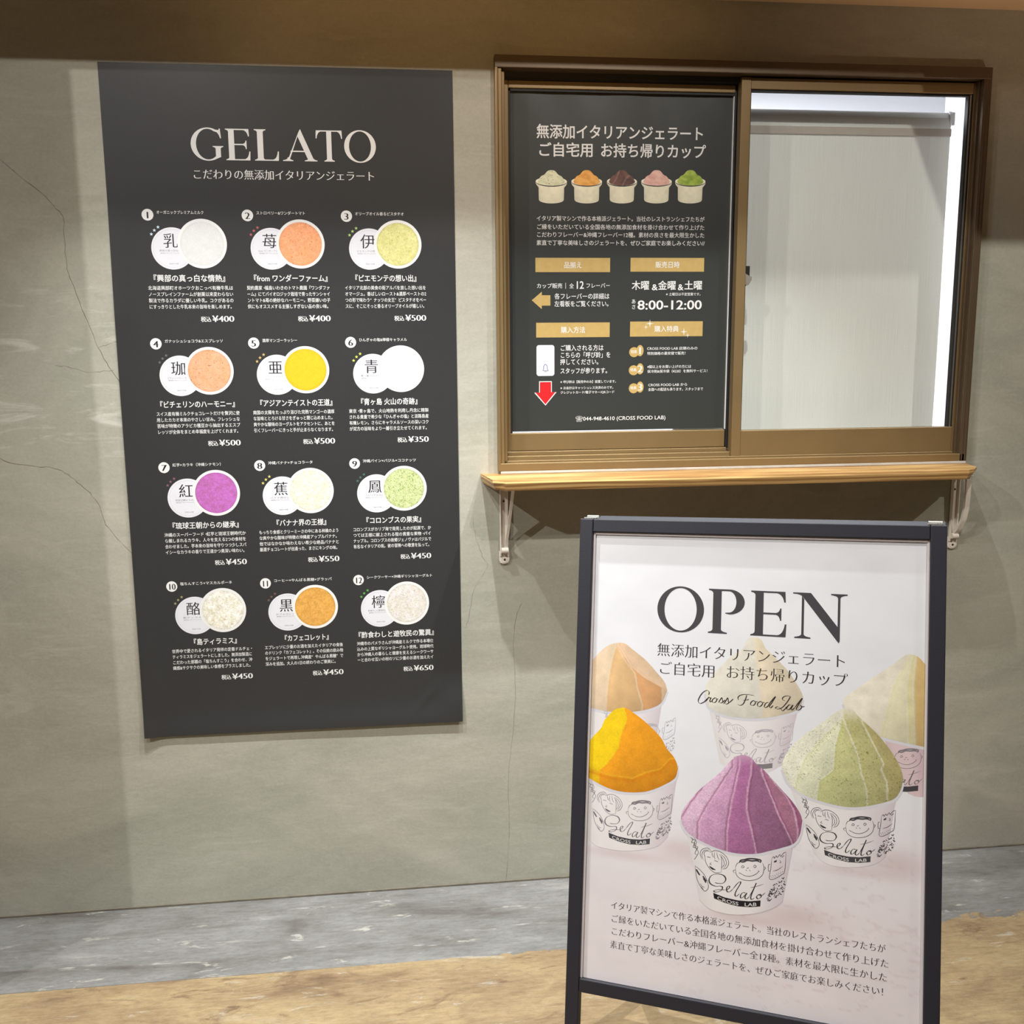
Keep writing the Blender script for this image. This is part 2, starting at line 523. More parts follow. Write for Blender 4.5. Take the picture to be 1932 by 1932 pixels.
# measured print layout (millimetres on each sheet)
ART = {"purple":{"top":[[175.1,501.2],[176.5,489.0],[184.2,475.0],[206.0,447.2],[239.6,415.1],[259.4,391.0],[271.1,382.0],[280.1,379.0],[292.9,381.8],[303.1,391.5],[318.4,403.3],[340.2,425.2],[363.6,448.1],[376.9,466.3],[381.3,478.9]],"bot":[[175.1,501.2],[180.0,514.3],[194.3,527.8],[229.1,540.9],[256.5,546.7],[280.1,547.5],[306.7,543.9],[329.6,535.8],[349.0,528.2],[368.3,518.4],[377.6,502.4],[381.3,478.9]],"ridges":[[[257.8,392.8],[222.8,428.9],[192.9,473.3],[177.2,500.9]],[[264.8,400.6],[246.8,429.6],[223.9,469.6],[207.5,502.3],[207.4,526.1]],[[274.9,401.2],[267.3,437.5],[260.5,475.4],[256.3,509.7],[256.5,545.0]],[[295.1,404.1],[289.2,438.4],[288.3,472.0],[297.5,504.4],[306.6,542.6]],[[311.7,404.0],[327.5,440.7],[341.3,472.3],[354.9,497.1],[365.7,518.7]],[[326.8,412.4],[353.7,441.0],[367.1,462.5],[374.2,494.6]]],"cols":[[226,196,218],[216,182,208],[203,156,192],[174,112,158],[152,104,138],[168,116,142],[152,96,124]],"ridge_hi":[226,190,214],"ridge_lo":[138,68,112],"cupL":[[183.5,515.5],[190.9,531.7],[211.0,637.5]],"cupR":[[368.2,515.1],[363.6,525.6],[351.7,619.4]],"cupbot":[[211.0,635.8],[228.5,648.3],[255.7,652.5],[282.6,650.3],[312.3,642.6],[338.2,629.7],[351.6,617.7]]},"green":{"top":[[346.0,394.8],[346.8,385.3],[351.9,370.6],[365.4,352.0],[383.3,333.1],[405.7,315.4],[429.3,294.6],[444.0,285.6],[457.4,285.7],[466.4,294.5],[473.9,301.5],[497.5,322.3],[516.7,344.8],[531.4,367.6],[537.4,383.6],[538.5,395.5]],"bot":[[346.0,394.8],[352.8,411.4],[362.3,422.8],[380.8,434.8],[408.2,442.4],[445.6,447.3],[474.9,444.5],[503.8,435.7],[525.2,425.7],[534.9,411.0],[538.5,395.5]],"ridges":[[[440.6,299.8],[412.1,335.0],[382.6,372.2],[366.8,417.6]],[[441.3,299.8],[437.6,320.2],[431.0,345.6],[428.9,389.1],[406.1,410.2],[403.6,435.2]],[[442.8,299.6],[453.7,326.4],[463.7,348.6],[469.1,363.4],[474.0,390.4],[484.0,418.3]],[[473.9,304.6],[496.5,348.4],[508.5,370.0],[505.1,381.0],[513.3,398.3],[514.9,410.2]]],"cols":[[233,232,214],[226,228,200],[206,206,150],[192,188,134],[186,176,122]],"ridge_hi":[240,238,222],"ridge_lo":[186,188,110],"cupL":[[348.9,407.1],[362.3,426.0],[401.0,529.9]],"cupR":[[530.8,420.5],[525.2,428.7],[513.9,522.0]],"cupbot":[[401.0,529.9],[416.2,542.4],[434.2,546.8],[454.8,546.2],[481.0,541.0],[501.1,532.9],[513.9,520.5]]},"mango":{"top":[[-1.2,430.3],[-0.8,401.9],[2.4,387.3],[7.6,375.9],[23.7,357.0],[30.0,342.3],[35.5,335.3],[45.3,324.0],[55.3,318.3],[67.6,316.2],[77.8,320.3],[98.2,332.3],[120.7,349.5],[136.5,364.7],[146.1,380.7],[159.0,394.3],[165.4,406.3],[167.3,414.5]],"bot":[[-0.7,446.5],[30.3,459.4],[53.1,465.0],[75.5,466.1],[102.0,463.1],[119.5,457.9],[141.0,447.0],[162.2,431.9],[167.3,414.5]],"ridges":[[[67.7,317.3],[72.7,336.3],[64.4,358.6],[57.5,389.5],[38.1,419.6],[24.9,431.8],[23.5,458.0]]],"cols":[[244,206,24],[238,160,32]],"ridge_hi":[246,190,40],"ridge_lo":[236,158,30],"fold":[[4.3,431.8],[29.6,436.7],[52.3,439.7],[85.9,439.9],[109.8,427.5],[135.8,418.3],[152.6,398.1]],"cupL":[[-0.8,443.3],[0.1,499.7],[3.8,555.7]],"cupR":[[168.5,410.2],[162.3,435.1],[152.6,536.3]],"cupbot":[[3.8,555.7],[22.4,568.3],[51.9,571.2],[78.7,569.8],[109.4,563.5],[135.3,553.7],[152.6,535.2]]},"peach":{"top":[[-0.4,244.0],[2.6,237.2],[18.1,218.6],[33.7,205.6],[49.4,200.4],[64.1,200.4],[79.0,210.3],[104.0,228.1],[124.4,248.2],[139.1,264.2],[144.5,278.8]],"bot":[[-0.6,320.9],[37.4,325.3],[82.3,321.9],[115.3,313.2],[134.7,300.9],[144.5,278.8]],"ridges":[[[47.3,205.8],[39.4,241.3],[33.7,278.8],[32.5,313.7]],[[49.5,203.5],[63.8,228.7],[84.7,253.2],[90.0,278.8],[99.7,308.1]],[[51.8,203.3],[77.7,240.8],[104.9,260.4],[136.1,275.1]]],"cols":[[234,208,176],[226,184,130],[222,164,110],[228,194,160]],"ridge_hi":[238,214,186],"ridge_lo":[220,160,110],"cupL":[[-1.6,321.0],[-1.2,347.2],[-0.9,369.1]],"cupR":[[136.9,300.7],[135.0,313.7],[128.6,356.9]],"cupbot":[[-0.9,370.2],[72.5,367.6],[128.6,356.9]]},"cream":{"top":[[212.5,277.6],[213.7,262.9],[230.2,238.9],[255.4,211.2],[275.9,195.3],[283.5,179.6],[294.5,175.7],[306.5,179.0],[313.9,192.9],[325.1,203.4],[348.9,225.6],[364.8,246.5],[375.9,264.6],[378.4,273.8]],"bot":[[212.5,277.6],[215.3,293.6],[222.9,304.3],[248.3,313.8],[288.3,315.5],[327.5,309.7],[368.9,294.2],[378.4,273.8]],"ridges":[[[294.6,181.3],[298.5,211.5],[304.2,251.1],[311.5,298.3]]],"cols":[[230,226,214],[232,218,192]],"ridge_hi":[236,226,206],"ridge_lo":[230,214,186],"cupL":[[215.4,296.8],[218.1,306.4],[232.8,371.3]],"cupR":[[373.3,286.8],[365.9,296.8],[356.4,359.0]],"cupbot":[[240.9,396.3],[259.9,409.6],[290.3,413.0],[321.7,405.3],[350.8,386.5]]},"lemon":{"top":[[443.2,276.4],[446.8,266.3],[483.0,235.7],[519.4,207.0],[537.4,191.3],[546.4,188.4],[558.5,191.5],[571.3,205.0]],"bot":[[443.2,276.4],[453.0,300.1],[484.5,320.1],[521.4,330.1],[573.5,337.2]],"ridges":[[[543.5,192.5],[520.0,242.6],[502.9,318.3]],[[549.5,192.1],[541.2,240.9],[545.6,330.3]],[[555.6,194.9],[551.7,240.1],[556.2,335.7]]],"cols":[[240,234,216],[236,230,196],[232,222,172],[224,190,124]],"ridge_hi":[242,238,214],"ridge_lo":[220,214,150],"cupL":[[503.1,327.0],[515.7,348.4],[547.0,418.5]],"cupR":[[573.0,320.4],[573.3,342.6],[573.8,415.4]],"cupbot":[[546.9,414.7],[559.0,417.8],[573.8,417.3]]},"doodle":{"line":[[[218.7,558.0],[220.4,569.6],[227.9,580.4],[237.4,585.8],[247.0,583.6]],[[213.8,566.3],[210.4,556.6],[214.2,548.8],[223.5,545.5],[230.2,550.0]],[[216.4,566.8],[213.6,558.7],[216.8,550.6],[225.3,548.3]],[[218.8,561.4],[217.2,554.8],[220.6,551.0],[227.9,550.0]],[[226.8,552.7],[235.6,548.3],[245.8,549.2],[256.2,556.2],[260.1,565.8],[256.6,574.7],[249.6,578.3]],[[245.9,552.6],[253.7,559.1],[256.1,568.0],[251.6,576.2]],[[243.4,552.9],[250.4,561.2],[252.4,569.4],[248.5,575.8]],[[230.9,551.3],[231.7,557.1],[234.2,560.1]],[[235.6,550.6],[235.0,557.5],[236.8,563.1]],[[239.4,550.4],[240.6,557.5],[244.1,563.3]],[[246.3,555.1],[248.3,565.7],[247.7,584.3]],[[222.5,560.5],[228.7,561.0]],[[235.7,565.1],[241.8,566.3]],[[230.3,569.1],[228.0,572.3],[231.4,573.1]],[[271.7,572.5],[273.7,584.0],[282.2,590.3],[295.6,590.8],[308.8,586.4],[317.6,577.7],[319.8,565.8],[317.2,557.8]],[[271.7,572.5],[274.1,565.5],[278.2,562.4]],[[271.8,575.9],[268.2,578.1],[270.3,581.9]],[[319.5,564.1],[322.3,565.4],[320.3,569.8]],[[280.3,580.5],[287.9,583.6],[297.9,583.0],[307.7,577.4],[311.7,572.2]],[[277.8,580.0],[282.0,581.4]],[[310.1,572.1],[312.1,573.5]],[[281.8,570.3],[283.7,567.2],[286.7,568.4],[284.4,570.7],[281.8,570.3]],[[302.0,566.6],[304.1,563.6],[306.9,564.9],[304.7,567.6],[302.0,566.6]],[[289.4,573.4],[291.1,574.8]],[[295.2,572.9],[297.2,574.3]],[[291.0,570.7],[294.3,569.4]],[[332.6,548.2],[331.3,564.1],[329.2,581.8],[336.6,582.4],[349.5,573.1],[354.2,565.9],[355.9,534.3]],[[332.6,548.2],[335.8,544.5],[336.7,547.7],[339.8,542.8],[341.5,545.4],[345.5,539.9],[347.2,542.9],[351.9,536.5],[355.9,534.3]],[[330.4,558.5],[327.3,559.7],[327.2,569.7],[330.1,569.6]],[[334.7,569.4],[342.8,565.8],[350.8,558.9]],[[345.0,554.0],[347.4,552.8],[345.7,548.9]],[[336.0,554.4],[340.8,549.6]],[[348.8,544.4],[352.8,540.5]],[[202.0,578.6],[210.8,584.5],[219.6,593.4],[225.4,606.1],[225.7,614.5],[220.3,619.8],[213.3,613.8],[206.0,600.4],[202.0,578.6]],[[211.7,607.7],[215.8,612.6],[220.1,613.3]],[[212.9,613.0],[217.7,617.0]],[[192.1,530.9],[197.4,533.7],[194.9,539.1],[201.0,540.0],[197.7,547.2],[204.7,548.0],[201.4,556.9],[205.0,559.9]],[[193.9,534.1],[200.9,534.9],[199.3,543.6],[206.3,546.1],[202.2,553.4]],[[199.0,530.0],[203.5,538.0],[201.2,546.8],[207.4,554.4],[202.5,565.3],[200.0,568.2]]],"fat":[[[226.9,575.8],[231.2,578.6],[237.8,581.0]],[[227.8,577.4],[233.0,580.0],[237.2,580.1]],[[277.9,563.3],[280.6,558.7],[286.5,556.8],[293.1,554.2],[301.4,553.0],[309.6,553.1],[314.3,554.1],[313.4,558.4]],[[278.2,560.8],[284.9,560.7],[291.5,557.2],[299.8,556.9],[308.0,555.4],[313.9,557.5]],[[204.2,584.6],[208.4,590.8]],[[205.7,586.9],[210.7,593.8]],[[216.2,594.7],[222.4,602.3]],[[217.2,598.0],[222.0,604.9]],[[336.8,553.4],[340.5,551.3]]],"dots":[[331.6,578.1],[334.9,576.9],[338.1,575.6],[341.3,573.5],[344.5,571.3],[347.8,569.2],[333.3,580.4],[336.6,579.1],[339.8,577.5],[343.8,574.7],[347.8,572.0],[351.0,568.0]],"hatch":[[333.6,595.2],[356.0,573.8],[353.4,603.8],[322.8,624.9]],"script":[[[237.0,602.7],[242.9,603.2],[251.4,601.4],[255.8,594.6],[251.9,588.4],[241.7,587.2],[231.2,591.4],[227.1,599.4],[229.9,605.8],[238.0,608.6],[246.4,607.4],[250.4,608.5],[249.5,613.0],[245.0,616.7],[238.2,618.7],[236.0,617.0],[240.7,614.6],[248.3,613.2],[255.9,612.5]],[[255.9,613.0],[260.9,609.6],[262.8,606.0],[260.1,605.4],[257.5,610.1],[258.8,614.6],[263.0,614.6],[268.4,609.0]],[[268.4,609.0],[275.4,599.1],[280.3,595.0],[280.8,598.3],[274.0,611.5],[272.2,618.5],[274.9,620.2],[279.8,615.1]],[[290.3,612.6],[285.4,612.6],[281.6,617.9],[282.3,622.1],[286.3,619.8],[292.1,612.3],[289.0,620.1],[292.0,622.3],[296.5,617.3]],[[296.5,617.3],[302.6,605.6],[307.6,593.1],[302.6,606.4],[298.9,618.3],[300.6,622.0],[305.2,618.3]],[[297.2,602.6],[307.4,599.1],[319.8,592.9]],[[311.8,611.7],[308.6,616.3],[311.2,619.4],[316.0,615.2],[314.9,611.2],[311.8,612.0],[316.8,612.9],[322.8,607.4]]],"bar":[[234.9,620.4],[254.5,625.3],[276.4,627.0],[296.4,625.6],[315.5,621.1],[315.1,631.5],[296.6,635.5],[276.7,637.0],[254.7,634.5],[236.5,629.7]],"barmid":[[235.8,625.1],[254.6,630.0],[276.5,632.0],[296.5,630.6],[315.3,626.4]]},"bars":{"purple":[[234.9,620.4],[315.5,621.1]],"mango":[[44.2,541.8],[120.7,538.3]],"green":[[417.3,522.3],[491.0,515.4]],"cream":[[264.4,387.1],[330.2,388.7]],"peach":None,"lemon":None},"cfl":[[[218.3,281.2],[218.9,275.4],[214.8,273.3],[207.5,278.0],[202.0,286.6],[200.2,293.2],[203.9,297.0],[211.2,293.1],[216.0,287.1]],[[213.3,292.8],[218.1,285.7],[219.2,284.5],[220.2,286.2],[222.6,285.5],[221.2,288.6],[220.3,291.7],[221.5,292.9],[224.0,290.3]],[[229.0,285.2],[225.3,288.7],[225.4,293.1],[230.0,292.7],[232.8,288.1],[231.1,285.0],[228.5,285.7],[232.3,287.3],[235.5,286.3]],[[235.6,292.7],[238.7,287.6],[241.4,283.7],[242.5,288.1],[242.9,291.6],[239.4,293.2],[236.7,291.8]],[[242.9,291.6],[246.8,287.4]],[[244.6,294.4],[248.5,288.4],[251.6,283.3],[252.5,288.1],[252.9,292.4],[249.1,294.3],[246.8,292.9]],[[252.9,292.4],[257.3,288.5],[261.2,284.2]],[[270.1,285.8],[269.2,281.1],[273.8,276.7],[282.6,274.9],[292.1,275.2],[297.2,275.9]],[[284.2,275.1],[282.0,283.3],[278.2,291.6],[272.7,294.5],[268.6,292.4]],[[278.0,285.2],[284.4,284.4],[287.8,282.8]],[[295.5,284.1],[291.6,287.6],[291.2,292.1],[295.7,292.5],[299.0,288.3],[297.4,284.4],[294.8,284.8],[299.5,286.3],[302.6,285.1]],[[307.3,284.7],[303.1,288.2],[302.8,292.7],[307.0,293.6],[311.0,288.8],[309.4,285.0],[306.8,285.4],[311.3,286.9],[314.4,285.7]],[[321.4,285.1],[316.8,287.1],[314.2,292.1],[315.9,294.8],[320.0,292.1],[324.5,284.5],[332.6,274.4],[326.9,285.1],[322.7,292.3],[324.8,294.4],[329.3,289.7]],[[348.9,280.3],[345.1,279.4],[344.7,275.3],[349.9,272.2],[356.4,272.1],[356.2,275.3],[350.5,284.6],[343.9,292.4],[337.4,295.3],[332.7,294.0],[336.4,291.6],[341.7,294.2],[344.6,297.7],[349.2,293.9],[351.5,289.9]],[[360.3,287.1],[355.6,286.7],[351.9,291.7],[352.7,295.1],[356.6,293.7],[361.8,286.5],[358.9,293.0],[360.4,295.1],[365.0,290.6]],[[365.0,290.6],[371.6,280.6],[376.9,273.9],[371.7,283.8],[367.6,292.0],[369.6,294.6],[374.2,292.2],[376.4,287.3],[374.1,285.9],[376.4,288.4],[381.3,286.9]]],"notice":{"size":[[576.2,-0.5],[0.6,852.3],[578.7,851.4]],"t1":[[68.6,98.0],[502.7,95.6]],"t2":[[72.3,142.5],[213.5,141.5],[231.8,142.0],[505.1,140.6]],"cups":[[[66.0,217.8],[146.2,217.0],[106.2,190.4],[106.2,271.7],[86.0,270.1]],[[157.7,216.8],[237.0,216.0],[197.7,189.3],[198.2,270.9],[178.0,269.3]],[[249.7,215.8],[328.2,215.0],[288.8,188.2],[289.7,270.2],[269.9,268.5]],[[339.5,214.9],[419.8,214.0],[379.1,187.1],[380.5,269.4],[360.3,267.7]],[[428.8,213.9],[508.9,213.0],[468.1,186.0],[470.0,268.7],[449.9,267.0]]],"body":[[[67.2,308.4],[509.3,305.4]],[[67.2,329.2],[509.9,326.7]],[[67.1,348.6],[510.4,346.5]],[[67.1,368.8],[510.9,367.1]]],"boxes":[[[64.6,406.3],[260.0,442.1]],[[314.0,405.8],[510.8,440.8]],[[66.1,570.1],[260.4,607.8]],[[314.9,568.4],[511.0,607.2]]],"boxtx":[[[138.2,424.7],[186.6,424.6]],[[380.0,424.0],[445.4,423.9]],[[130.6,588.6],[196.0,589.0]],[[380.1,587.9],[446.1,587.5]]],"txt":[[[67.1,476.8],[135.1,476.5]],[[152.6,476.9],[165.0,476.9]],[[168.1,473.9],[191.5,473.9]],[[196.2,476.5],[261.1,475.8]],[[113.8,503.4],[259.4,503.0]],[[113.8,522.5],[265.4,521.9]],[[317.7,475.9],[365.1,475.9]],[[371.5,479.7],[386.9,479.7]],[[388.1,476.0],[436.6,476.0]],[[441.4,479.8],[455.8,479.8]],[[458.1,476.0],[507.7,475.3]],[[409.5,498.7],[508.3,498.2]],[[333.4,525.1],[507.7,524.9]],[[128.7,635.4],[244.8,635.2]],[[128.7,653.7],[264.4,653.8]],[[128.8,671.3],[239.9,671.6]],[[128.8,694.3],[263.2,695.0]],[[129.6,722.4],[283.4,723.9]],[[129.6,738.3],[276.4,739.8]],[[129.6,750.3],[275.3,751.4]],[[360.9,638.5],[498.9,638.4]],[[361.9,651.2],[471.7,651.4]],[[362.5,686.0],[482.6,686.5]],[[362.7,697.7],[532.9,698.8]],[[365.6,733.5],[473.6,734.1]],[[365.8,745.6],[516.6,746.4]],[[170.2,820.1],[186.1,820.4]],[[190.4,819.3],[415.3,821.0]]],"asa":[[323.4,516.7],[323.6,530.8]],"vbar":[[143.3,469.0],[143.3,484.0]],"arrow":[[54.7,513.0],[81.0,491.3],[81.0,500.3],[103.4,500.4],[103.4,526.6],[80.9,526.5],[80.9,535.6]],"red":[[75.4,722.9],[105.2,722.9],[105.2,749.2],[116.2,749.3],[90.2,781.1],[64.0,750.1],[75.3,749.9]],"spark":[[367.9,574.0],[357.3,582.7],[460.0,595.6],[470.6,604.6]],"phone":[[66.7,627.3],[113.9,706.9],[90.3,686.6]],"bon":[[[326.3,646.6],[343.0,643.7]],[[325.8,693.8],[343.7,691.3]],[[326.4,741.2],[344.4,739.1]]]}}

# ---------------------------------------------------------------- materials
def plaster_material():
    mt = bpy.data.materials.new('grey_mortar')
    mt.use_nodes = True
    nt = mt.node_tree
    N, L = nt.nodes, nt.links
    b = N['Principled BSDF']
    b.inputs['Roughness'].default_value = 0.75
    tc = N.new('ShaderNodeTexCoord')

    def noise(scale, sx=1, sz=1, detail=5, rough=0.55, dist=0.0):
        mp = N.new('ShaderNodeMapping')
        mp.inputs['Scale'].default_value = (sx, 1, sz)
        L.new(tc.outputs['Object'], mp.inputs['Vector'])
        nz = N.new('ShaderNodeTexNoise')
        nz.inputs['Scale'].default_value = scale
        nz.inputs['Detail'].default_value = detail
        nz.inputs['Roughness'].default_value = rough
        nz.inputs['Distortion'].default_value = dist
        L.new(mp.outputs['Vector'], nz.inputs['Vector'])
        return nz

    def ramp(src, p0, c0, p1, c1):
        r = N.new('ShaderNodeValToRGB')
        r.color_ramp.elements[0].position = p0
        r.color_ramp.elements[1].position = p1
        r.color_ramp.elements[0].color = (*s2l(c0), 1)
        r.color_ramp.elements[1].color = (*s2l(c1), 1)
        L.new(src.outputs['Fac'], r.inputs['Fac'])
        return r

    def mixc(a, bb, fac, mode='MIX'):
        mx = N.new('ShaderNodeMix')
        mx.data_type = 'RGBA'
        mx.blend_type = mode
        L.new(a, mx.inputs['A'])
        L.new(bb, mx.inputs['B'])
        if isinstance(fac, float):
            mx.inputs['Factor'].default_value = fac
        else:
            L.new(fac, mx.inputs['Factor'])
        return mx.outputs['Result']

    base = ramp(noise(1.9, 0.8, 1.5, 8, 0.66, 0.9), 0.32, (146, 146, 134), 0.68, (184, 180, 167))
    warm = ramp(noise(0.9, 1, 1, 3), 0.35, (156, 158, 146), 0.65, (169, 160, 148))
    c1 = mixc(base.outputs['Color'], warm.outputs['Color'], 0.4)
    # pale trowel streaks, mostly left of the tall poster
    st = noise(5.0, 1.1, 5.5, 6, 0.62, 0.9)
    sr = N.new('ShaderNodeValToRGB')
    sr.color_ramp.elements[0].position = 0.54
    sr.color_ramp.elements[1].position = 0.72
    L.new(st.outputs['Fac'], sr.inputs['Fac'])
    sep = N.new('ShaderNodeSeparateXYZ')
    L.new(tc.outputs['Object'], sep.inputs['Vector'])

    def window(out, c, half, soft):
        s = N.new('ShaderNodeMath'); s.operation = 'SUBTRACT'; s.inputs[1].default_value = c
        L.new(out, s.inputs[0])
        a = N.new('ShaderNodeMath'); a.operation = 'ABSOLUTE'
        L.new(s.outputs[0], a.inputs[0])
        r = N.new('ShaderNodeMapRange')
        r.inputs['From Min'].default_value = half + soft
        r.inputs['From Max'].default_value = half
        L.new(a.outputs[0], r.inputs['Value'])
        return r.outputs['Result']
    wx = window(sep.outputs['X'], -0.95, 0.2, 0.25)
    wz = window(sep.outputs['Z'], 1.40, 0.13, 0.12)
    mm_ = N.new('ShaderNodeMath'); mm_.operation = 'MULTIPLY'
    L.new(wx, mm_.inputs[0]); L.new(wz, mm_.inputs[1])
    md = N.new('ShaderNodeMath'); md.operation = 'MULTIPLY_ADD'
    md.inputs[1].default_value = 0.85; md.inputs[2].default_value = 0.22
    L.new(mm_.outputs[0], md.inputs[0])
    fm = N.new('ShaderNodeMath'); fm.operation = 'MULTIPLY'
    L.new(md.outputs[0], fm.inputs[0]); L.new(sr.outputs['Color'], fm.inputs[1])
    pale = N.new('ShaderNodeRGB')
    pale.outputs[0].default_value = (*s2l((198, 195, 187)), 1)
    c2 = mixc(c1, pale.outputs[0], fm.outputs[0])
    fine = ramp(noise(160, 1, 1, 3, 0.6), 0.3, (176, 175, 174), 0.7, (200, 200, 200))
    c3 = mixc(c2, fine.outputs['Color'], 0.35, 'OVERLAY')
    L.new(c3, b.inputs['Base Color'])
    bp = N.new('ShaderNodeBump')
    bp.inputs['Strength'].default_value = 0.25
    bp.inputs['Distance'].default_value = 0.004
    nb = noise(9, 1, 2.0, 7, 0.65, 0.4)
    L.new(nb.outputs['Fac'], bp.inputs['Height'])
    L.new(bp.outputs['Normal'], b.inputs['Normal'])
    return mt


def floor_material():
    mt = bpy.data.materials.new('weathered_vinyl_planks')
    mt.use_nodes = True
    nt = mt.node_tree
    N, L = nt.nodes, nt.links
    b = N['Principled BSDF']
    b.inputs['Roughness'].default_value = 0.5
    tc = N.new('ShaderNodeTexCoord')
    sep = N.new('ShaderNodeSeparateXYZ')
    L.new(tc.outputs['Object'], sep.inputs['Vector'])

    def noise(scale, sx=1, sy=1, detail=6, rough=0.6, dist=0.5):
        mp = N.new('ShaderNodeMapping')
        mp.inputs['Scale'].default_value = (sx, sy, 1)
        L.new(tc.outputs['Object'], mp.inputs['Vector'])
        nz = N.new('ShaderNodeTexNoise')
        nz.inputs['Scale'].default_value = scale
        nz.inputs['Detail'].default_value = detail
        nz.inputs['Roughness'].default_value = rough
        nz.inputs['Distortion'].default_value = dist
        L.new(mp.outputs['Vector'], nz.inputs['Vector'])
        return nz.outputs['Fac']

    def ramp(src, stops):
        r = N.new('ShaderNodeValToRGB')
        while len(r.color_ramp.elements) < len(stops):
            r.color_ramp.elements.new(0.5)
        for e, (p, c) in zip(r.color_ramp.elements, stops):
            e.position = p
            e.color = (*s2l(c), 1)
        L.new(src, r.inputs['Fac'])
        return r.outputs['Color']

    def mixc(a, bb, fac, mode='MIX'):
        mx = N.new('ShaderNodeMix')
        mx.data_type = 'RGBA'
        mx.blend_type = mode
        L.new(a, mx.inputs['A'])
        L.new(bb, mx.inputs['B'])
        if isinstance(fac, float):
            mx.inputs['Factor'].default_value = fac
        else:
            L.new(fac, mx.inputs['Factor'])
        return mx.outputs['Result']

    def math_(op, a, bval=None, cval=None):
        n = N.new('ShaderNodeMath')
        n.operation = op
        for i, q in enumerate((a, bval, cval)):
            if q is None:
                continue
            if isinstance(q, (int, float)):
                n.inputs[i].default_value = q
            else:
                L.new(q, n.inputs[i])
        return n.outputs[0]

    grey = ramp(noise(3.2, 0.9, 3.4), [(0.28, (90, 84, 81)), (0.46, (116, 114, 113)), (0.6, (125, 123, 123)), (0.76, (148, 146, 144))])
    beige = ramp(noise(4.0, 0.9, 2.2), [(0.26, (102, 80, 62)), (0.42, (140, 118, 90)), (0.6, (155, 134, 101)), (0.8, (169, 153, 129))])
    rust = ramp(noise(6.5, 0.7, 1.8, 8, 0.68, 1.1), [(0.0, (0, 0, 0)), (0.57, (0, 0, 0)), (0.66, (255, 255, 255))])
    rustc = N.new('ShaderNodeRGB')
    rustc.outputs[0].default_value = (*s2l((96, 70, 57)), 1)
    beige2 = mixc(beige, rustc.outputs[0], math_('MULTIPLY', rust, 0.7))
    flake = ramp(noise(9.0, 0.8, 3.2, 7, 0.7, 0.8), [(0.0, (0, 0, 0)), (0.60, (0, 0, 0)), (0.66, (255, 255, 255))])
    pale = N.new('ShaderNodeRGB')
    pale.outputs[0].default_value = (*s2l((186, 182, 174)), 1)
    grey2 = mixc(grey, pale.outputs[0], math_('MULTIPLY', flake, 0.6))
    beige3 = mixc(beige2, pale.outputs[0], math_('MULTIPLY', flake, 0.4))
    grain = ramp(noise(34, 0.5, 3.0, 6, 0.7, 0.6), [(0.25, (158, 154, 150)), (0.5, (188, 188, 188)), (0.8, (214, 214, 212))])
    fleck = ramp(noise(70, 0.8, 1.4, 5, 0.75, 0.4), [(0.3, (164, 162, 160)), (0.5, (188, 188, 188)), (0.75, (206, 206, 206))])
    # the printed board next to the wall is grey, the next ones beige; their border frays towards the right
    wob = math_('MULTIPLY', math_('SUBTRACT', noise(16, 1, 2.0, 8, 0.7), 0.5), 0.22)
    fr = N.new('ShaderNodeMapRange')
    fr.inputs['From Min'].default_value = -0.1
    fr.inputs['From Max'].default_value = 1.5
    L.new(sep.outputs['X'], fr.inputs['Value'])
    yy = math_('ADD', sep.outputs['Y'], math_('MULTIPLY', wob, fr.outputs['Result']))
    edge = N.new('ShaderNodeMapRange')
    edge.inputs['From Min'].default_value = WALL - 0.3370
    edge.inputs['From Max'].default_value = WALL - 0.3350
    L.new(yy, edge.inputs['Value'])
    c = mixc(beige3, grey2, edge.outputs['Result'])
    c = mixc(c, grain, 0.75, 'OVERLAY')
    c = mixc(c, fleck, 0.6, 'OVERLAY')
    # thin joints between printed boards
    j = math_('ABSOLUTE', math_('SUBTRACT', math_('MODULO', math_('SUBTRACT', WALL + 0.0, sep.outputs['Y']), 0.336), 0.336))
    jn = N.new('ShaderNodeMapRange')
    jn.inputs['From Min'].default_value = 0.0025
    jn.inputs['From Max'].default_value = 0.0005
    L.new(j, jn.inputs['Value'])
    fade = N.new('ShaderNodeMapRange')
    fade.inputs['From Min'].default_value = 0.0
    fade.inputs['From Max'].default_value = -0.35
    L.new(sep.outputs['X'], fade.inputs['Value'])
    dark = N.new('ShaderNodeRGB')
    dark.outputs[0].default_value = (*s2l((92, 80, 68)), 1)
    c = mixc(c, dark.outputs[0], math_('MULTIPLY', jn.outputs['Result'], fade.outputs['Result']))
    L.new(c, b.inputs['Base Color'])
    bp = N.new('ShaderNodeBump')
    bp.inputs['Strength'].default_value = 0.15
    bp.inputs['Distance'].default_value = 0.002
    L.new(noise(12, 0.8, 4), bp.inputs['Height'])
    L.new(bp.outputs['Normal'], b.inputs['Normal'])
    return mt


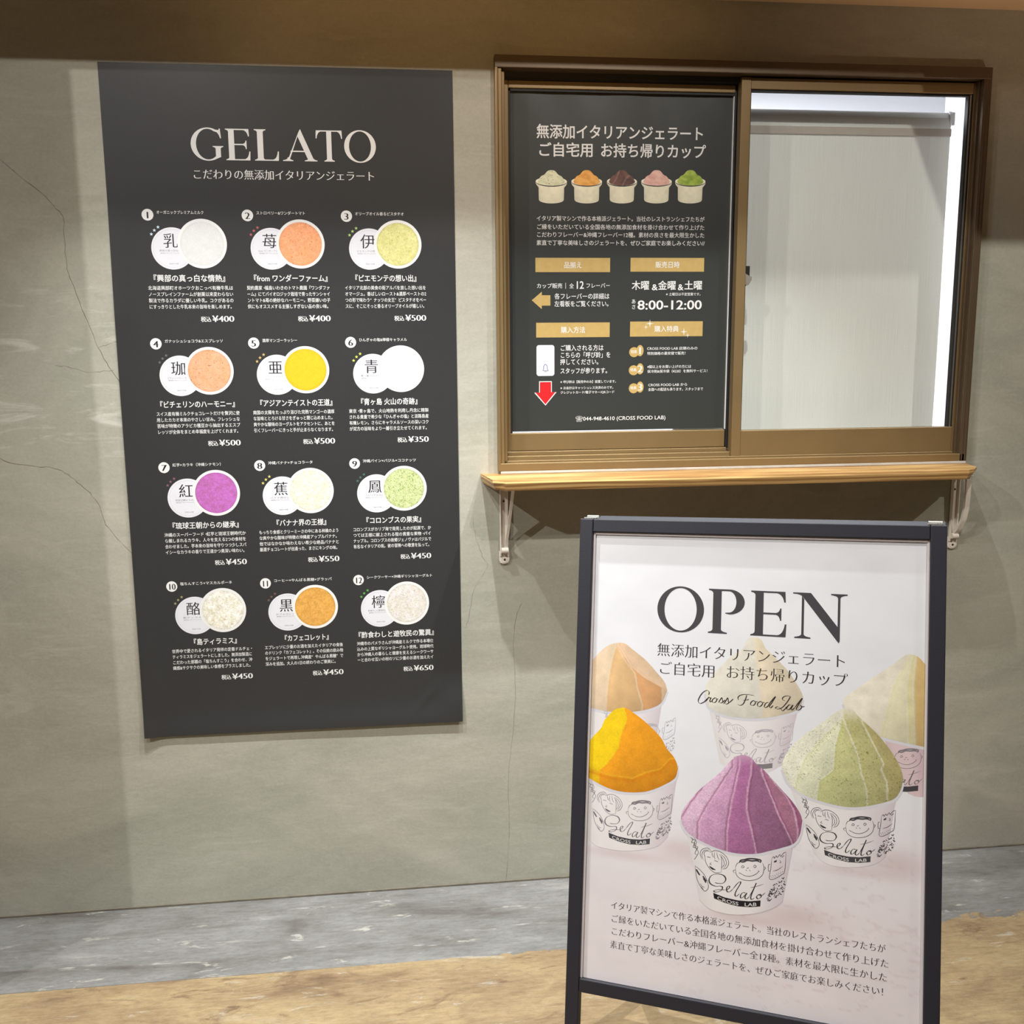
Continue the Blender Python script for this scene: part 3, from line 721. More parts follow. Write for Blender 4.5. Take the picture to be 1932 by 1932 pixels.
def wood_material():
    mt = bpy.data.materials.new('pine_board')
    mt.use_nodes = True
    nt = mt.node_tree
    N, L = nt.nodes, nt.links
    b = N['Principled BSDF']
    b.inputs['Roughness'].default_value = 0.42
    tc = N.new('ShaderNodeTexCoord')
    mp = N.new('ShaderNodeMapping')
    mp.inputs['Scale'].default_value = (1.0, 9.0, 16.0)
    L.new(tc.outputs['Object'], mp.inputs['Vector'])
    nz = N.new('ShaderNodeTexNoise')
    nz.inputs['Scale'].default_value = 3.0
    nz.inputs['Detail'].default_value = 6
    nz.inputs['Distortion'].default_value = 1.2
    L.new(mp.outputs['Vector'], nz.inputs['Vector'])
    wv = N.new('ShaderNodeTexWave')
    wv.bands_direction = 'Z'
    wv.inputs['Scale'].default_value = 1.6
    wv.inputs['Distortion'].default_value = 6.0
    wv.inputs['Detail'].default_value = 3
    L.new(mp.outputs['Vector'], wv.inputs['Vector'])
    mx = N.new('ShaderNodeMix')
    mx.inputs['Factor'].default_value = 0.45
    L.new(nz.outputs['Fac'], mx.inputs['A'])
    L.new(wv.outputs['Fac'], mx.inputs['B'])
    r = N.new('ShaderNodeValToRGB')
    for e, (p, c) in zip(r.color_ramp.elements, [(0.2, (146, 104, 60)), (0.75, (218, 178, 118))]):
        e.position = p
        e.color = (*s2l(c), 1)
    L.new(mx.outputs['Result'], r.inputs['Fac'])
    L.new(r.outputs['Color'], b.inputs['Base Color'])
    return mt


def fabric_material():
    mt = bpy.data.materials.new('blind_fabric')
    mt.use_nodes = True
    nt = mt.node_tree
    N, L = nt.nodes, nt.links
    b = N['Principled BSDF']
    b.inputs['Roughness'].default_value = 0.8
    tc = N.new('ShaderNodeTexCoord')
    cols = []
    for sc in ((900, 1, 6), (420, 1, 420)):
        mp = N.new('ShaderNodeMapping')
        mp.inputs['Scale'].default_value = sc
        L.new(tc.outputs['Object'], mp.inputs['Vector'])
        nz = N.new('ShaderNodeTexNoise')
        nz.inputs['Scale'].default_value = 1.0
        nz.inputs['Detail'].default_value = 2
        L.new(mp.outputs['Vector'], nz.inputs['Vector'])
        cols.append(nz.outputs['Fac'])
    ad = N.new('ShaderNodeMath')
    ad.operation = 'ADD'
    L.new(cols[0], ad.inputs[0]); L.new(cols[1], ad.inputs[1])
    hf = N.new('ShaderNodeMath'); hf.operation = 'MULTIPLY'; hf.inputs[1].default_value = 0.5
    L.new(ad.outputs[0], hf.inputs[0])
    r = N.new('ShaderNodeValToRGB')
    for e, (p, c) in zip(r.color_ramp.elements, [(0.3, (222, 221, 216)), (0.7, (244, 243, 240))]):
        e.position = p
        e.color = (*s2l(c), 1)
    L.new(hf.outputs[0], r.inputs['Fac'])
    L.new(r.outputs['Color'], b.inputs['Base Color'])
    tr = N.new('ShaderNodeBsdfTranslucent')
    L.new(r.outputs['Color'], tr.inputs['Color'])
    ms = N.new('ShaderNodeMixShader')
    ms.inputs['Fac'].default_value = 0.04
    L.new(b.outputs['BSDF'], ms.inputs[1])
    L.new(tr.outputs['BSDF'], ms.inputs[2])
    L.new(ms.outputs['Shader'], N['Material Output'].inputs['Surface'])
    return mt


def glass_material():
    mt = bpy.data.materials.new('window_glass')
    mt.use_nodes = True
    nt = mt.node_tree
    N, L = nt.nodes, nt.links
    N.remove(N['Principled BSDF'])
    t = N.new('ShaderNodeBsdfTransparent')
    t.inputs['Color'].default_value = (0.95, 0.96, 0.95, 1)
    g = N.new('ShaderNodeBsdfGlossy')
    g.inputs['Roughness'].default_value = 0.03
    f = N.new('ShaderNodeFresnel')
    f.inputs['IOR'].default_value = 1.45
    ge = N.new('ShaderNodeNewGeometry')
    inv = N.new('ShaderNodeMath')
    inv.operation = 'SUBTRACT'
    inv.inputs[0].default_value = 1.0
    L.new(ge.outputs['Backfacing'], inv.inputs[1])
    mu = N.new('ShaderNodeMath')
    mu.operation = 'MULTIPLY'
    L.new(f.outputs['Fac'], mu.inputs[0])
    L.new(inv.outputs[0], mu.inputs[1])
    ms = N.new('ShaderNodeMixShader')
    L.new(mu.outputs[0], ms.inputs['Fac'])
    L.new(t.outputs['BSDF'], ms.inputs[1])
    L.new(g.outputs['BSDF'], ms.inputs[2])
    L.new(ms.outputs['Shader'], N['Material Output'].inputs['Surface'])
    return mt


M = dict(
    wall=plaster_material(), floor=floor_material(), wood=wood_material(), fabric=fabric_material(), glass=glass_material(),
    crack=mat('crack_grey', (112, 104, 92), 0.9, noise=0.2),  # dark grey of the hairline cracks and the floor joint
    soffit=mat('soffit_paint', (232, 200, 164), 0.8, noise=0.06, nscale=6),
    bronze=mat('bronze_aluminium', (136, 113, 78), 0.38, 0.35, noise=0.05, nscale=8),
    bronze_shaded=mat('shaded_bronze_aluminium', (98, 82, 64), 0.4, 0.35, noise=0.05, nscale=8),  # the frame bronze with shade put into its colour, for head and right jamb
    gasket_and_shade=mat('black_gasket_and_shade', (22, 21, 22), 0.6, noise=0.1),  # real gaskets, and the painted shade on head track and meeting stile
    white_room=mat('white_kitchen_paint', (236, 236, 240), 0.7, noise=0.02, nscale=3),
    white_plastic=mat('white_plastic', (228, 226, 228), 0.4, noise=0.02),
    white_metal=mat('white_enamel', (226, 218, 208), 0.4, noise=0.04, nscale=40),
    steel=mat('zinc_steel', (205, 205, 200), 0.25, 0.9, noise=0.05),
    screw=mat('dark_screw', (70, 64, 58), 0.5, 0.5, noise=0.1),
    latch=mat('latch_metal', (150, 144, 132), 0.4, 0.5, noise=0.08, nscale=60),
    navy=mat('dark_navy_powder_coat', (42, 42, 52), 0.5, noise=0.06, nscale=500, bump=0.08),
    sheet=mat('charcoal_satin_sheet', (52, 52, 53), 0.40, 0, 0.35, noise=0.05, nscale=300),
    notice=mat('charcoal_glossy_sheet', (54, 56, 55), 0.40, 0, 0.4, noise=0.05, nscale=300),
    white_ink=mat('white_ink', (226, 225, 225), 0.4, noise=0.02),
    grey_ink=mat('dark_grey_ink', (70, 68, 74), 0.45, noise=0.04),
    dark_ink=mat('dark_brown_ink', (58, 48, 50), 0.45, noise=0.04),
    mid_ink=mat('mid_grey_ink', (132, 126, 134), 0.45, noise=0.04),
    soft_ink=mat('soft_grey_ink', (186, 180, 190), 0.45, noise=0.04),
    black_ink=mat('black_ink', (36, 32, 36), 0.45, noise=0.04),
    gold=mat('gold_ink', (190, 160, 100), 0.42, noise=0.05, nscale=60),
    red=mat('red_ink', (226, 34, 40), 0.42, noise=0.03),
    navy_ink=mat('navy_ink', (60, 58, 130), 0.45, noise=0.03),
    lid_grey=mat('lid_grey_ink', (206, 202, 210), 0.45, noise=0.02),
    lid_white=mat('lid_white_ink', (218, 217, 226), 0.45, noise=0.02),
    picture=picture_material('printed_picture'),
)

# ---------------------------------------------------------------- structure
WX0, WX1, WZ0, WZ1 = 0.30, 1.550, 1.170, 2.150     # window opening in the wall


def build_wall():
    bm = bmesh.new()
    X0, X1, Z0, Z1 = -2.6, 3.2, 0.0, 2.9
    T = 0.03
    for (a, b, c, d) in ((X0, WX0, Z0, Z1), (WX1, X1, Z0, Z1), (WX0, WX1, Z0, WZ0), (WX0, WX1, WZ1, Z1)):
        box(bm, a, b, WALL, WALL + T, c, d)
    for f in bm.faces:
        f.material_index = 0
    cracks = [
        [(-.96, 1.985), (-.878, 1.917), (-.834, 1.876), (-.789, 1.84), (-.762, 1.808), (-.746, 1.786), (-.747, 1.75), (-.747, 1.676), (-.739, 1.639), (-.714, 1.558), (-.689, 1.482), (-.668, 1.437), (-.640, 1.392)],
        [(-.96, 1.221), (-.939, 1.215), (-.915, 1.204), (-.854, 1.194), (-.805, 1.186), (-.769, 1.159), (-.734, 1.125), (-.712, 1.084), (-.702, 1.043), (-.661, .988), (-.640, .964)],
        [(-.791, 1.438), (-.761, 1.435), (-.712, 1.422), (-.656, 1.427)],
        [(.345, .80), (.328, .754), (.322, .673), (.327, .591), (.322, .456), (.307, .319), (.306, .148), (.298, .006)],
        [(.218, 1.03), (.228, .973), (.242, .93), (.255, .901), (.22, .845), (.205, .773), (.194, .737)],
        [(-.689, 1.482), (-.66, 1.49), (-.642, 1.497)],
    ]
    for k, c in enumerate(cracks):
        w = (0.0010, 0.0008, 0.0005, 0.0005, 0.0004, 0.0005)[k]
        p = catmull(c, 5)
        p = p + (rng.random(p.shape) - .5) * 0.0028
        t = np.gradient(p, axis=0)
        t /= np.linalg.norm(t, axis=1, keepdims=True)
        n = np.stack([-t[:, 1], t[:, 0]], 1)
        ww = w * (0.4 + 0.9 * rng.random(len(p)))[:, None]
        a = [bm.verts.new((q[0], WALL - 0.0005, q[1])) for q in p + n * ww / 2]
        b = [bm.verts.new((q[0], WALL - 0.0005, q[1])) for q in p - n * ww / 2]
        for i in range(len(p) - 1):
            bm.faces.new((a[i], a[i + 1], b[i + 1], b[i])).material_index = 1
    me = bpy.data.meshes.new('wall_back')
    bm.to_mesh(me)
    bm.free()
    o = link_mesh('wall_back', me, [M['wall'], M['crack']])
    tag(o, 'grey trowelled mortar wall with fine hairline cracks', 'wall', kind='structure')


build_wall()

bm = bmesh.new()
box(bm, -2.6, 3.2, -0.6, WALL + 0.10, -0.05, 0.0)
tag(done(bm, 'floor', M['floor']), 'weathered grey and beige vinyl plank floor', 'floor', kind='structure')
# low strip of the shop ceiling over the wall
bm = bmesh.new()
box(bm, -2.6, 1.305, WALL - 0.37, WALL, 2.316, 2.9)
box(bm, 1.305, 3.2, WALL - 0.85, WALL, 2.316, 2.9)
tag(done(bm, 'ceiling', M['soffit']), 'pale plaster soffit running along the top of the wall', 'ceiling', kind='structure')
# dark gap where the floor meets the wall
bm = bmesh.new()
box(bm, -2.6, 3.2, WALL - 0.004, WALL, 0.0005, 0.005)
tag(done(bm, 'trim_1', M['crack']), 'thin dark joint between wall and floor', 'trim', kind='structure')

# unseen pier added on the left to shade that end of the wall
bm = bmesh.new()
box(bm, -1.60, -1.16, WALL - 0.60, WALL, 0.0, 2.9)
tag(done(bm, 'added_shade_pier', M['wall']), 'added unseen grey mortar pier shading the left end of the wall', 'wall', kind='structure')

# room behind the window
bm = bmesh.new()
for (a, b, c, d, e, f) in ((-0.3, 2.4, WALL + 1.4, WALL + 1.45, 0.6, 2.6), (-0.35, -0.3, WALL + 0.03, WALL + 1.45, 0.6, 2.6),
                           (2.4, 2.45, WALL + 0.03, WALL + 1.45, 0.6, 2.6), (-0.35, 2.45, WALL + 0.03, WALL + 1.45, 2.6, 2.65),
                           (-0.35, 2.45, WALL + 0.03, WALL + 1.45, 0.55, 0.6)):
    box(bm, a, b, c, d, e, f)
tag(done(bm, 'wall_rear', M['white_room']), 'bright white room behind the window blind', 'wall', kind='structure')


# ---------------------------------------------------------------- window
win = empty('window_1', (0.93, WALL, WZ0))
tag(win, 'bronze aluminium sliding window with two sashes above the wooden shelf', 'window', kind='structure')
WO = Vector((0.93, WALL, WZ0))


def wpart(name, boxes, material, parent=None, bev=0.0015):
    """boxes in wall coordinates: x, depth behind the wall face, z"""
    bm = bmesh.new()
    for (x0, x1, d0, d1, z0, z1) in boxes:
        box(bm, x0 - WO.x, x1 - WO.x, d0, d1, z0 - WO.z, z1 - WO.z, bev)
    return done(bm, name, material, parent or win)


# outer frame
wpart('frame_head', [(0.284, 1.566, -0.026, 0.09, 2.141, 2.170)], M['bronze_shaded'])
wpart('head_track', [(0.296, 1.556, 0.029, 0.09, 2.126, 2.141), (0.30, 0.91, 0.012, 0.03, 2.128, 2.141)], M['gasket_and_shade'], None, 0)  # black colour stands in for the shade in the recess above the sash
wpart('frame_jamb', [(0.284, 0.291, -0.026, 0.02, 1.158, 2.142), (0.291, 0.3005, -0.022, 0.09, 1.158, 2.140), (0.3005, 0.309, -0.010, 0.09, 1.180, 2.136)], M['bronze'])
wpart('frame_jamb', [(1.545, 1.566, -0.026, 0.02, 1.158, 2.142), (1.538, 1.560, -0.012, 0.028, 1.176, 2.141), (1.549, 1.553, -0.0275, 0.0, 1.16, 2.14), (1.558, 1.562, -0.0275, 0.0, 1.16, 2.14)], M['bronze_shaded'])
wpart('frame_sill', [(0.288, 1.562, -0.026, 0.09, 1.158, 1.178), (0.296, 1.552, -0.004, 0.09, 1.178, 1.182),
                     (0.3005, 0.91, 0.006, 0.09, 1.180, 1.193), (0.3005, 0.905, 0.022, 0.09, 1.193, 1.203)], M['bronze'])
wpart('sill_gap_strip', [(0.290, 1.566, -0.0255, 0.02, 1.1506, 1.1585)], mat('pale_caulk', (188, 184, 178), 0.7, noise=0.1, nscale=25))

# left sash (inner track) and right sash (outer track)
ls = wpart('sash', [(0.308, 0.323, 0.030, 0.058, 1.200, 2.126), (0.323, 0.905, 0.030, 0.058, 2.107, 2.125), (0.323, 0.902, 0.030, 0.058, 1.204, 1.250)], M['bronze'])
wpart('meeting_stile', [(0.905, 0.934, 0.033, 0.058, 1.200, 2.126)], M['gasket_and_shade'], ls)  # coloured black for the shadow between the two sashes
wpart('glazing_gasket', [(0.323, 0.905, 0.034, 0.05, 2.101, 2.107), (0.322, 0.3285, 0.034, 0.05, 1.25, 2.107)], M['gasket_and_shade'], ls, 0)
wpart('glass_edge', [(0.9035, 0.9065, 0.036, 0.05, 1.2515, 2.105)], M['white_plastic'], ls, 0)
wpart('glass', [(0.327, 0.9035, 0.0445, 0.049, 1.250, 2.104)], M['glass'], ls, 0)
rs = wpart('sash', [(0.910, 0.935, -0.003, 0.026, 1.180, 2.138), (1.533, 1.545, -0.001, 0.026, 1.180, 2.138), (0.935, 1.533, -0.001, 0.026, 2.110, 2.137),
                    (0.935, 1.533, -0.001, 0.026, 1.180, 1.2495)], M['bronze'])
wpart('glazing_gasket', [(0.935, 1.533, 0.004, 0.018, 2.105, 2.110), (0.935, 0.938, 0.004, 0.018, 1.2495, 2.110), (1.521, 1.525, 0.003, 0.018, 1.2495, 2.110), (1.529, 1.533, 0.001, 0.018, 1.2495, 2.110)], M['gasket_and_shade'], rs, 0)
wpart('glazing_bead', [(1.525, 1.529, 0.002, 0.018, 1.2495, 2.108)], M['steel'], rs, 0)
wpart('glass', [(0.936, 1.523, 0.0105, 0.0145, 1.249, 2.109)], M['glass'], rs, 0)
# crescent latch beside the meeting stile
lt = wpart('latch', [(0.9460, 0.9580, 0.030, 0.046, 1.651, 1.678)], M['gasket_and_shade'], rs, 0.001)
bm = bmesh.new()
pts = [(0.0, 0.006), (0.009, 0.001), (0.017, -0.002), (0.0175, -0.010), (0.013, -0.018), (0.008, -0.024), (0.003, -0.025), (0.0, -0.020)]
extrude_poly(bm, pts, lambda p, d: (0.9355 - WO.x + p[0], d, 1.651 - WO.z + p[1]), 0.000, 0.008)
done(bm, 'latch_lever', M['latch'], rs)

# white reveal behind the window
bm = bmesh.new()
box(bm, 0.24 - WO.x, 0.298 - WO.x, 0.031, 0.22, 1.17 - WO.z, 2.20 - WO.z)
box(bm, 1.579 - WO.x, 1.66 - WO.x, 0.031, 0.22, 1.17 - WO.z, 2.20 - WO.z)
box(bm, 0.24 - WO.x, 1.66 - WO.x, 0.092, 0.22, 1.15 - WO.z, 1.20 - WO.z)
done(bm, 'inner_reveal', M['white_room'], win)

# ---------------------------------------------------------------- roller blind
bl = empty('roller_blind', (1.25, WALL + 0.12, 2.08))
tag(bl, 'pale grey woven roller blind pulled down behind the right window sash', 'blind')
BX0, BX1 = 0.78, 1.536
bm = bmesh.new()
cyl(bm, (BX0 - 1.25, 0.006, -0.008), (BX1 - 1.25, 0.006, -0.008), 0.018, 28)
done(bm, 'roller_tube', M['fabric'], bl, True)
bm = bmesh.new()
box(bm, BX1 - 1.25 + 0.004, BX1 - 1.25 + 0.012, -0.012, 0.03, -0.026, 0.008, 0.002)
cyl(bm, (BX1 - 1.25 - 0.004, 0.006, -0.008), (BX1 - 1.25 + 0.006, 0.006, -0.008), 0.0215, 24)
done(bm, 'end_bracket', M['white_plastic'], bl)
# fabric sheet hanging from the front of the tube, slightly wavy
bm = bmesh.new()
nx_, nz_ = 40, 60
vs = [[None] * (nx_ + 1) for _ in range(nz_ + 1)]
for j in range(nz_ + 1):
    for i in range(nx_ + 1):
        x = BX0 + (BX1 - BX0) * i / nx_
        z = -0.008 - 0.90 * j / nz_
        y = -0.0125 + 0.0025 * math.sin(i * 0.5 + j * 0.09) * (j / nz_)
        vs[j][i] = bm.verts.new((x - 1.25, y, z))
for j in range(nz_):
    for i in range(nx_):
        bm.faces.new((vs[j][i], vs[j + 1][i], vs[j + 1][i + 1], vs[j][i + 1]))
done(bm, 'fabric', M['fabric'], bl, True)
bm = bmesh.new()
box(bm, BX0 - 1.25, BX1 - 1.25, -0.018, -0.0135, -0.056, -0.036, 0.001)
tag(done(bm, 'hem_band', mat('pinkish_band', (206, 196, 190), 0.7, noise=0.04), bl))

# ---------------------------------------------------------------- shelf and brackets
SH = Vector((0.90, WALL, 1.125))
bm = bmesh.new()
outline = [(0.240, -0.001), (0.258, -0.128), (0.288, -0.148), (0.60, -0.149), (0.95, -0.151), (1.25, -0.149), (1.502, -0.149), (1.525, -0.136), (1.553, -0.098), (1.572, -0.001)]
lower = [(0.246, -0.001), (0.266, -0.120), (0.292, -0.144), (0.60, -0.145), (0.95, -0.146), (1.25, -0.145), (1.498, -0.144), (1.512, -0.128), (1.530, -0.092), (1.560, -0.001)]
a = [bm.verts.new((x - SH.x, y, 0.0255)) for x, y in outline]
m1 = [bm.verts.new((x - SH.x, y - 0.0015, 0.019)) for x, y in outline]
m2 = [bm.verts.new((x * .35 + u * .65 - SH.x, y * .35 + v * .65 - 0.001, 0.006)) for (x, y), (u, v) in zip(outline, lower)]
b = [bm.verts.new((x - SH.x, y, 0.0)) for x, y in lower]
n = len(outline)
bm.faces.new(a)
bm.faces.new(b[::-1])
for lo, hi in ((m1, a), (m2, m1), (b, m2)):
    for i in range(n):
        bm.faces.new((lo[i], lo[(i + 1) % n], hi[(i + 1) % n], hi[i]))
sh = done(bm, 'wall_shelf', M['wood'])
sh.location = SH
tag(sh, 'narrow pine board shelf under the window with rough chamfered ends', 'shelf')


def bracket(cx, label, arc):
    root = empty('shelf_bracket', (cx, WALL, 0.912))
    tag(root, label, 'bracket', 'white brackets under the shelf')
    bm = bmesh.new()
    box(bm, -0.011, 0.011, -0.0035, -0.0005, 0.0, 0.2128, 0.0008)
    box(bm, -0.011, -0.008, -0.013, -0.0005, 0.02, 0.2125, 0.0008)
    box(bm, 0.008, 0.011, -0.013, -0.0005, 0.02, 0.2125, 0.0008)
    done(bm, 'wall_channel', M['white_metal'], root)
    bm = bmesh.new()
    box(bm, -0.0115, 0.0115, -0.070 if arc else -0.130, -0.0005, 0.2100, 0.2128, 0.0008)
    done(bm, 'shelf_arm', M['white_metal'], root)
    # brace
    bm = bmesh.new()
    if arc:
        path = [(0.002, -0.012, 0.035), (0.005, -0.030, 0.055), (0.008, -0.046, 0.085), (0.009, -0.054, 0.120), (0.008, -0.058, 0.160), (0.006, -0.060, 0.210)]
        wd = 0.0065
    else:
        path = [(0.004, -0.008, 0.030), (0.006, -0.026, 0.070), (0.009, -0.050, 0.115), (0.012, -0.076, 0.165), (0.014, -0.098, 0.210)]
        wd = 0.0035
    p = catmull(path, 5) if True else path
    q = np.array(path)
    rows = []
    k = np.linspace(0, len(q) - 1, 26)
    pp = np.stack([np.interp(k, range(len(q)), q[:, i]) for i in range(3)], 1)
    for i in range(3):
        pp[1:-1, i] = (pp[:-2, i] + pp[1:-1, i] * 2 + pp[2:, i]) / 4
    for (x, y, zz) in pp:
        rows.append([bm.verts.new((x - wd, y, zz)), bm.verts.new((x + wd, y, zz)), bm.verts.new((x + wd, y + 0.010, zz)), bm.verts.new((x - wd, y + 0.010, zz))])
    for r0, r1 in zip(rows, rows[1:]):
        for i in range(4):
            bm.faces.new((r0[i], r0[(i + 1) % 4], r1[(i + 1) % 4], r1[i]))
    bm.faces.new(rows[0]); bm.faces.new(rows[-1][::-1])
    br = done(bm, 'brace', M['white_metal'], root)
    bm = bmesh.new()
    cyl(bm, (-0.008, -0.016, 0.036), (0.010, -0.016, 0.036), 0.0075, 20)
    pv = done(bm, 'pivot', M['white_metal'], root)
    # rounded foot plate with a screw ring
    bm = bmesh.new()
    pts = [(-0.0135, 0.032), (-0.0135, 0.010)] + [(-0.0135 * math.cos(t), 0.010 - 0.0115 * math.sin(t)) for t in np.linspace(0.15, math.pi - .15, 12)] + [(0.0135, 0.010), (0.0135, 0.032)]
    extrude_poly(bm, pts, lambda p, d: (p[0], d, p[1]), -0.007, -0.0005)
    cyl(bm, (0.001, -0.0085, 0.010), (0.001, -0.006, 0.010), 0.0085, 24)
    fp = done(bm, 'foot_plate', M['white_metal'], root)
    bm = bmesh.new()
    cyl(bm, (0.001, -0.0098, 0.010), (0.001, -0.008, 0.010), 0.0028, 14)
    done(bm, 'screw', M['screw'], fp)
    for zz in (0.165, 0.198):
        bm = bmesh.new()
        cyl(bm, (0.0, -0.005, zz), (0.0, -0.0032, zz), 0.0026, 14)
        done(bm, 'screw', M['screw'], root)
    return root


bracket(0.299, 'white steel folding bracket under the left end of the shelf', False)
bracket(1.552, 'white steel bracket with curved brace under the right shelf end', True)

# ---------------------------------------------------------------- serif capitals (unit cap height, y up)
def arc(cx, cy, rx, ry, a0, a1, n=24):
    t = np.radians(np.linspace(a0, a1, n))
    return [(cx + rx * math.cos(q), cy + ry * math.sin(q)) for q in t]


def qb(p0, p1, p2, n=7):
    t = np.linspace(0, 1, n)[:, None]
    p0, p1, p2 = map(np.array, (p0, p1, p2))
    return [tuple(q) for q in (1 - t) ** 2 * p0 + 2 * t * (1 - t) * p1 + t * t * p2]


def serif(xa, xb, y, d, el, er, t=0.028, br=0.10):
    """foot or head serif on a stem xa..xb at height y, growing in direction d (+1 foot, -1 head)"""
    p = [(xa - el, y), (xb + er, y), (xb + er, y + d * t)]
    p += qb((xb + er, y + d * t), (xb, y + d * t * 1.6), (xb, y + d * br)) if er > 0.01 else [(xb, y + d * br)]
    p += qb((xa, y + d * br), (xa, y + d * t * 1.6), (xa - el, y + d * t)) if el > 0.01 else [(xa, y + d * br)]
    return p


def stem(xa, xb, el=.07, er=.07):
    return [[(xa, .02), (xb, .02), (xb, .98), (xa, .98)], serif(xa, xb, 0, 1, el, er), serif(xa, xb, 1, -1, el, er)]


def arm(x0, x1, y, d, h, t=.038, bw=.13):
    """thin arm from stem to x1 with a beak of height h in direction d"""
    return [(x0, y), (x1, y), (x1 + .012, y + d * h)] + qb((x1 - .02, y + d * h), (x1 - .045, y + d * t * 1.7), (x1 - bw - .03, y + d * t)) + [(x0, y + d * t)]


def capital(ch):
    """list of polygons (each a list of loops) and advance"""
    o = []
    if ch == 'O':
        o.append([arc(.5, .5, .50, .525, 0, 360, 64)[:-1], arc(.5, .5, .345, .485, 0, 360, 64)[:-1]])
        return o, 1.0
    if ch == 'G':
        outer = arc(.5, .5, .50, .525, 48, 318, 48)
        inner = arc(.5, .5, .345, .485, 318, 48, 48)
        o.append([outer + [(.86, .13), (.80, .11)] + inner[2:-2] + [(.775, .88)]])
        o.append([[(.775, .885), (.83, .80), (.865, .69), (.895, .69), (.87, 1.0), (.845, 1.0), (.82, .945), (.76, .965)]])
        o.append([[(.72, .03), (.87, .10), (.87, .40), (.72, .40)]])
        o.append([serif(.72, .87, .445, -1, .085, .075, .028, .09)])
        return o, 1.0
    if ch == 'E':
        o += [[s] for s in stem(.09, .255, .085, .0)]
        o.append([arm(.2, .68, 1, -1, .235)])
        o.append([arm(.2, .70, 0, 1, .285)])
        o.append([[(.2, .525), (.50, .525)] + qb((.50, .525), (.57, .54), (.585, .63)) + [(.61, .63), (.61, .36), (.585, .36)] + qb((.585, .36), (.57, .47), (.50, .485)) + [(.2, .485)]])
        return o, .73
    if ch == 'L':
        o += [[s] for s in stem(.09, .255, .085, .08)]
        o.append([arm(.2, .68, 0, 1, .30)])
        return o, .71
    if ch == 'T':
        o += [[s] for s in [[(.36, .02), (.525, .02), (.525, .98), (.36, .98)], serif(.36, .525, 0, 1, .09, .09)]]
        o.append([arm(.44, .87, 1, -1, .26)])
        o.append([[(.885 - x, y) for x, y in arm(.44, .87, 1, -1, .26)]])
        return o, .88
    if ch == 'A':
        o.append([[(.50, 1.03), (.86, .03), (.70, .03), (.415, .82)]])
        o.append([[(.50, 1.03), (.455, .935), (.135, .03), (.185, .03)]])
        o.append([[(.22, .335), (.70, .335), (.70, .295), (.22, .295)]])
        o.append([serif(.135, .185, 0, 1, .13, .10, .028, .12)])
        o.append([serif(.70, .86, 0, 1, .10, .09, .028, .08)])
        return o, 1.0
    if ch == 'P':
        o += [[s] for s in [[(.09, .02), (.26, .02), (.26, .98), (.09, .98)], serif(.09, .26, 0, 1, .09, .12), serif(.09, .26, 1, -1, .09, .0)]]
        o.append([[(.22, 1.0)] + arc(.42, .72, .30, .28, 90, -90, 32) + [(.34, .455), (.34, .475)] + arc(.41, .72, .145, .238, -88, 90, 32) + [(.22, .958)]])
        return o, .76
    if ch == 'N':
        o.append([[(.19, .02), (.235, .02), (.235, .86), (.19, .94)]])
        o.append([serif(.19, .235, 0, 1, .13, .13)])
        o.append([[(.02, 1.0), (.36, 1.0), (.90, .24), (.90, -.055), (.885, -.055), (.225, .885)] + qb((.20, .925), (.13, .972), (.02, .972))])
        o.append([[(.865, .10), (.91, -.05), (.91, .98), (.865, .98)]])
        o.append([serif(.865, .91, 1, -1, .13, .13)])
        return o, 1.05
    return o, .5


def put_capital(pr, ch, x0, x1, ytop, ybot):
    polys, adv = capital(ch)
    allp = np.array([p for pl in polys for lp in pl for p in lp])
    a, b = allp[:, 0].min(), allp[:, 0].max()
    def place(lp):
        return [(x0 + (x - a) / (b - a) * (x1 - x0), ybot - y * (ybot - ytop)) for x, y in lp]
    single = [place(pl[0]) for pl in polys if len(pl) == 1]
    if single:
        pr.union(single)
    for pl in polys:
        if len(pl) == 1:
            continue
        pr.loops([[(x0 + (x - a) / (b - a) * (x1 - x0), ybot - y * (ybot - ytop)) for x, y in lp] for lp in pl])


# ---------------------------------------------------------------- tall menu poster on the wall
PW, PH = 826.0, 1656.0


def menu_sheet(x, y):
    """distance of the paper from the wall in mm (curling edges, soft ripples)"""
    x = np.asarray(x, float); y = np.asarray(y, float)
    d = 1.6 + 0.5 * np.sin(x / 170 + y / 260) + 0.35 * np.sin(x / 90 - y / 140)
    d = d + 8.0 * np.exp(-((PH - y) / 45.0) ** 2) * (0.55 + 0.45 * np.clip(x / PW, 0, 1))
    d = d + 7.0 * np.exp(-(x / 30.0) ** 2) * np.clip((y - 330) / 250, 0, 1)
    d = d + 2.5 * np.exp(-((x - 42) / 20) ** 2 - ((y - 1540) / 70) ** 2)
    d = d + 5.0 * np.exp(-((x - PW) / 60.0) ** 2 - ((y - 1600) / 40.0) ** 2)
    d = d + 1.5 * np.exp(-((x - 740 + (y - 1575) * .8) / 14) ** 2 - ((y - 1585) / 32) ** 2)
    return d


menu = None


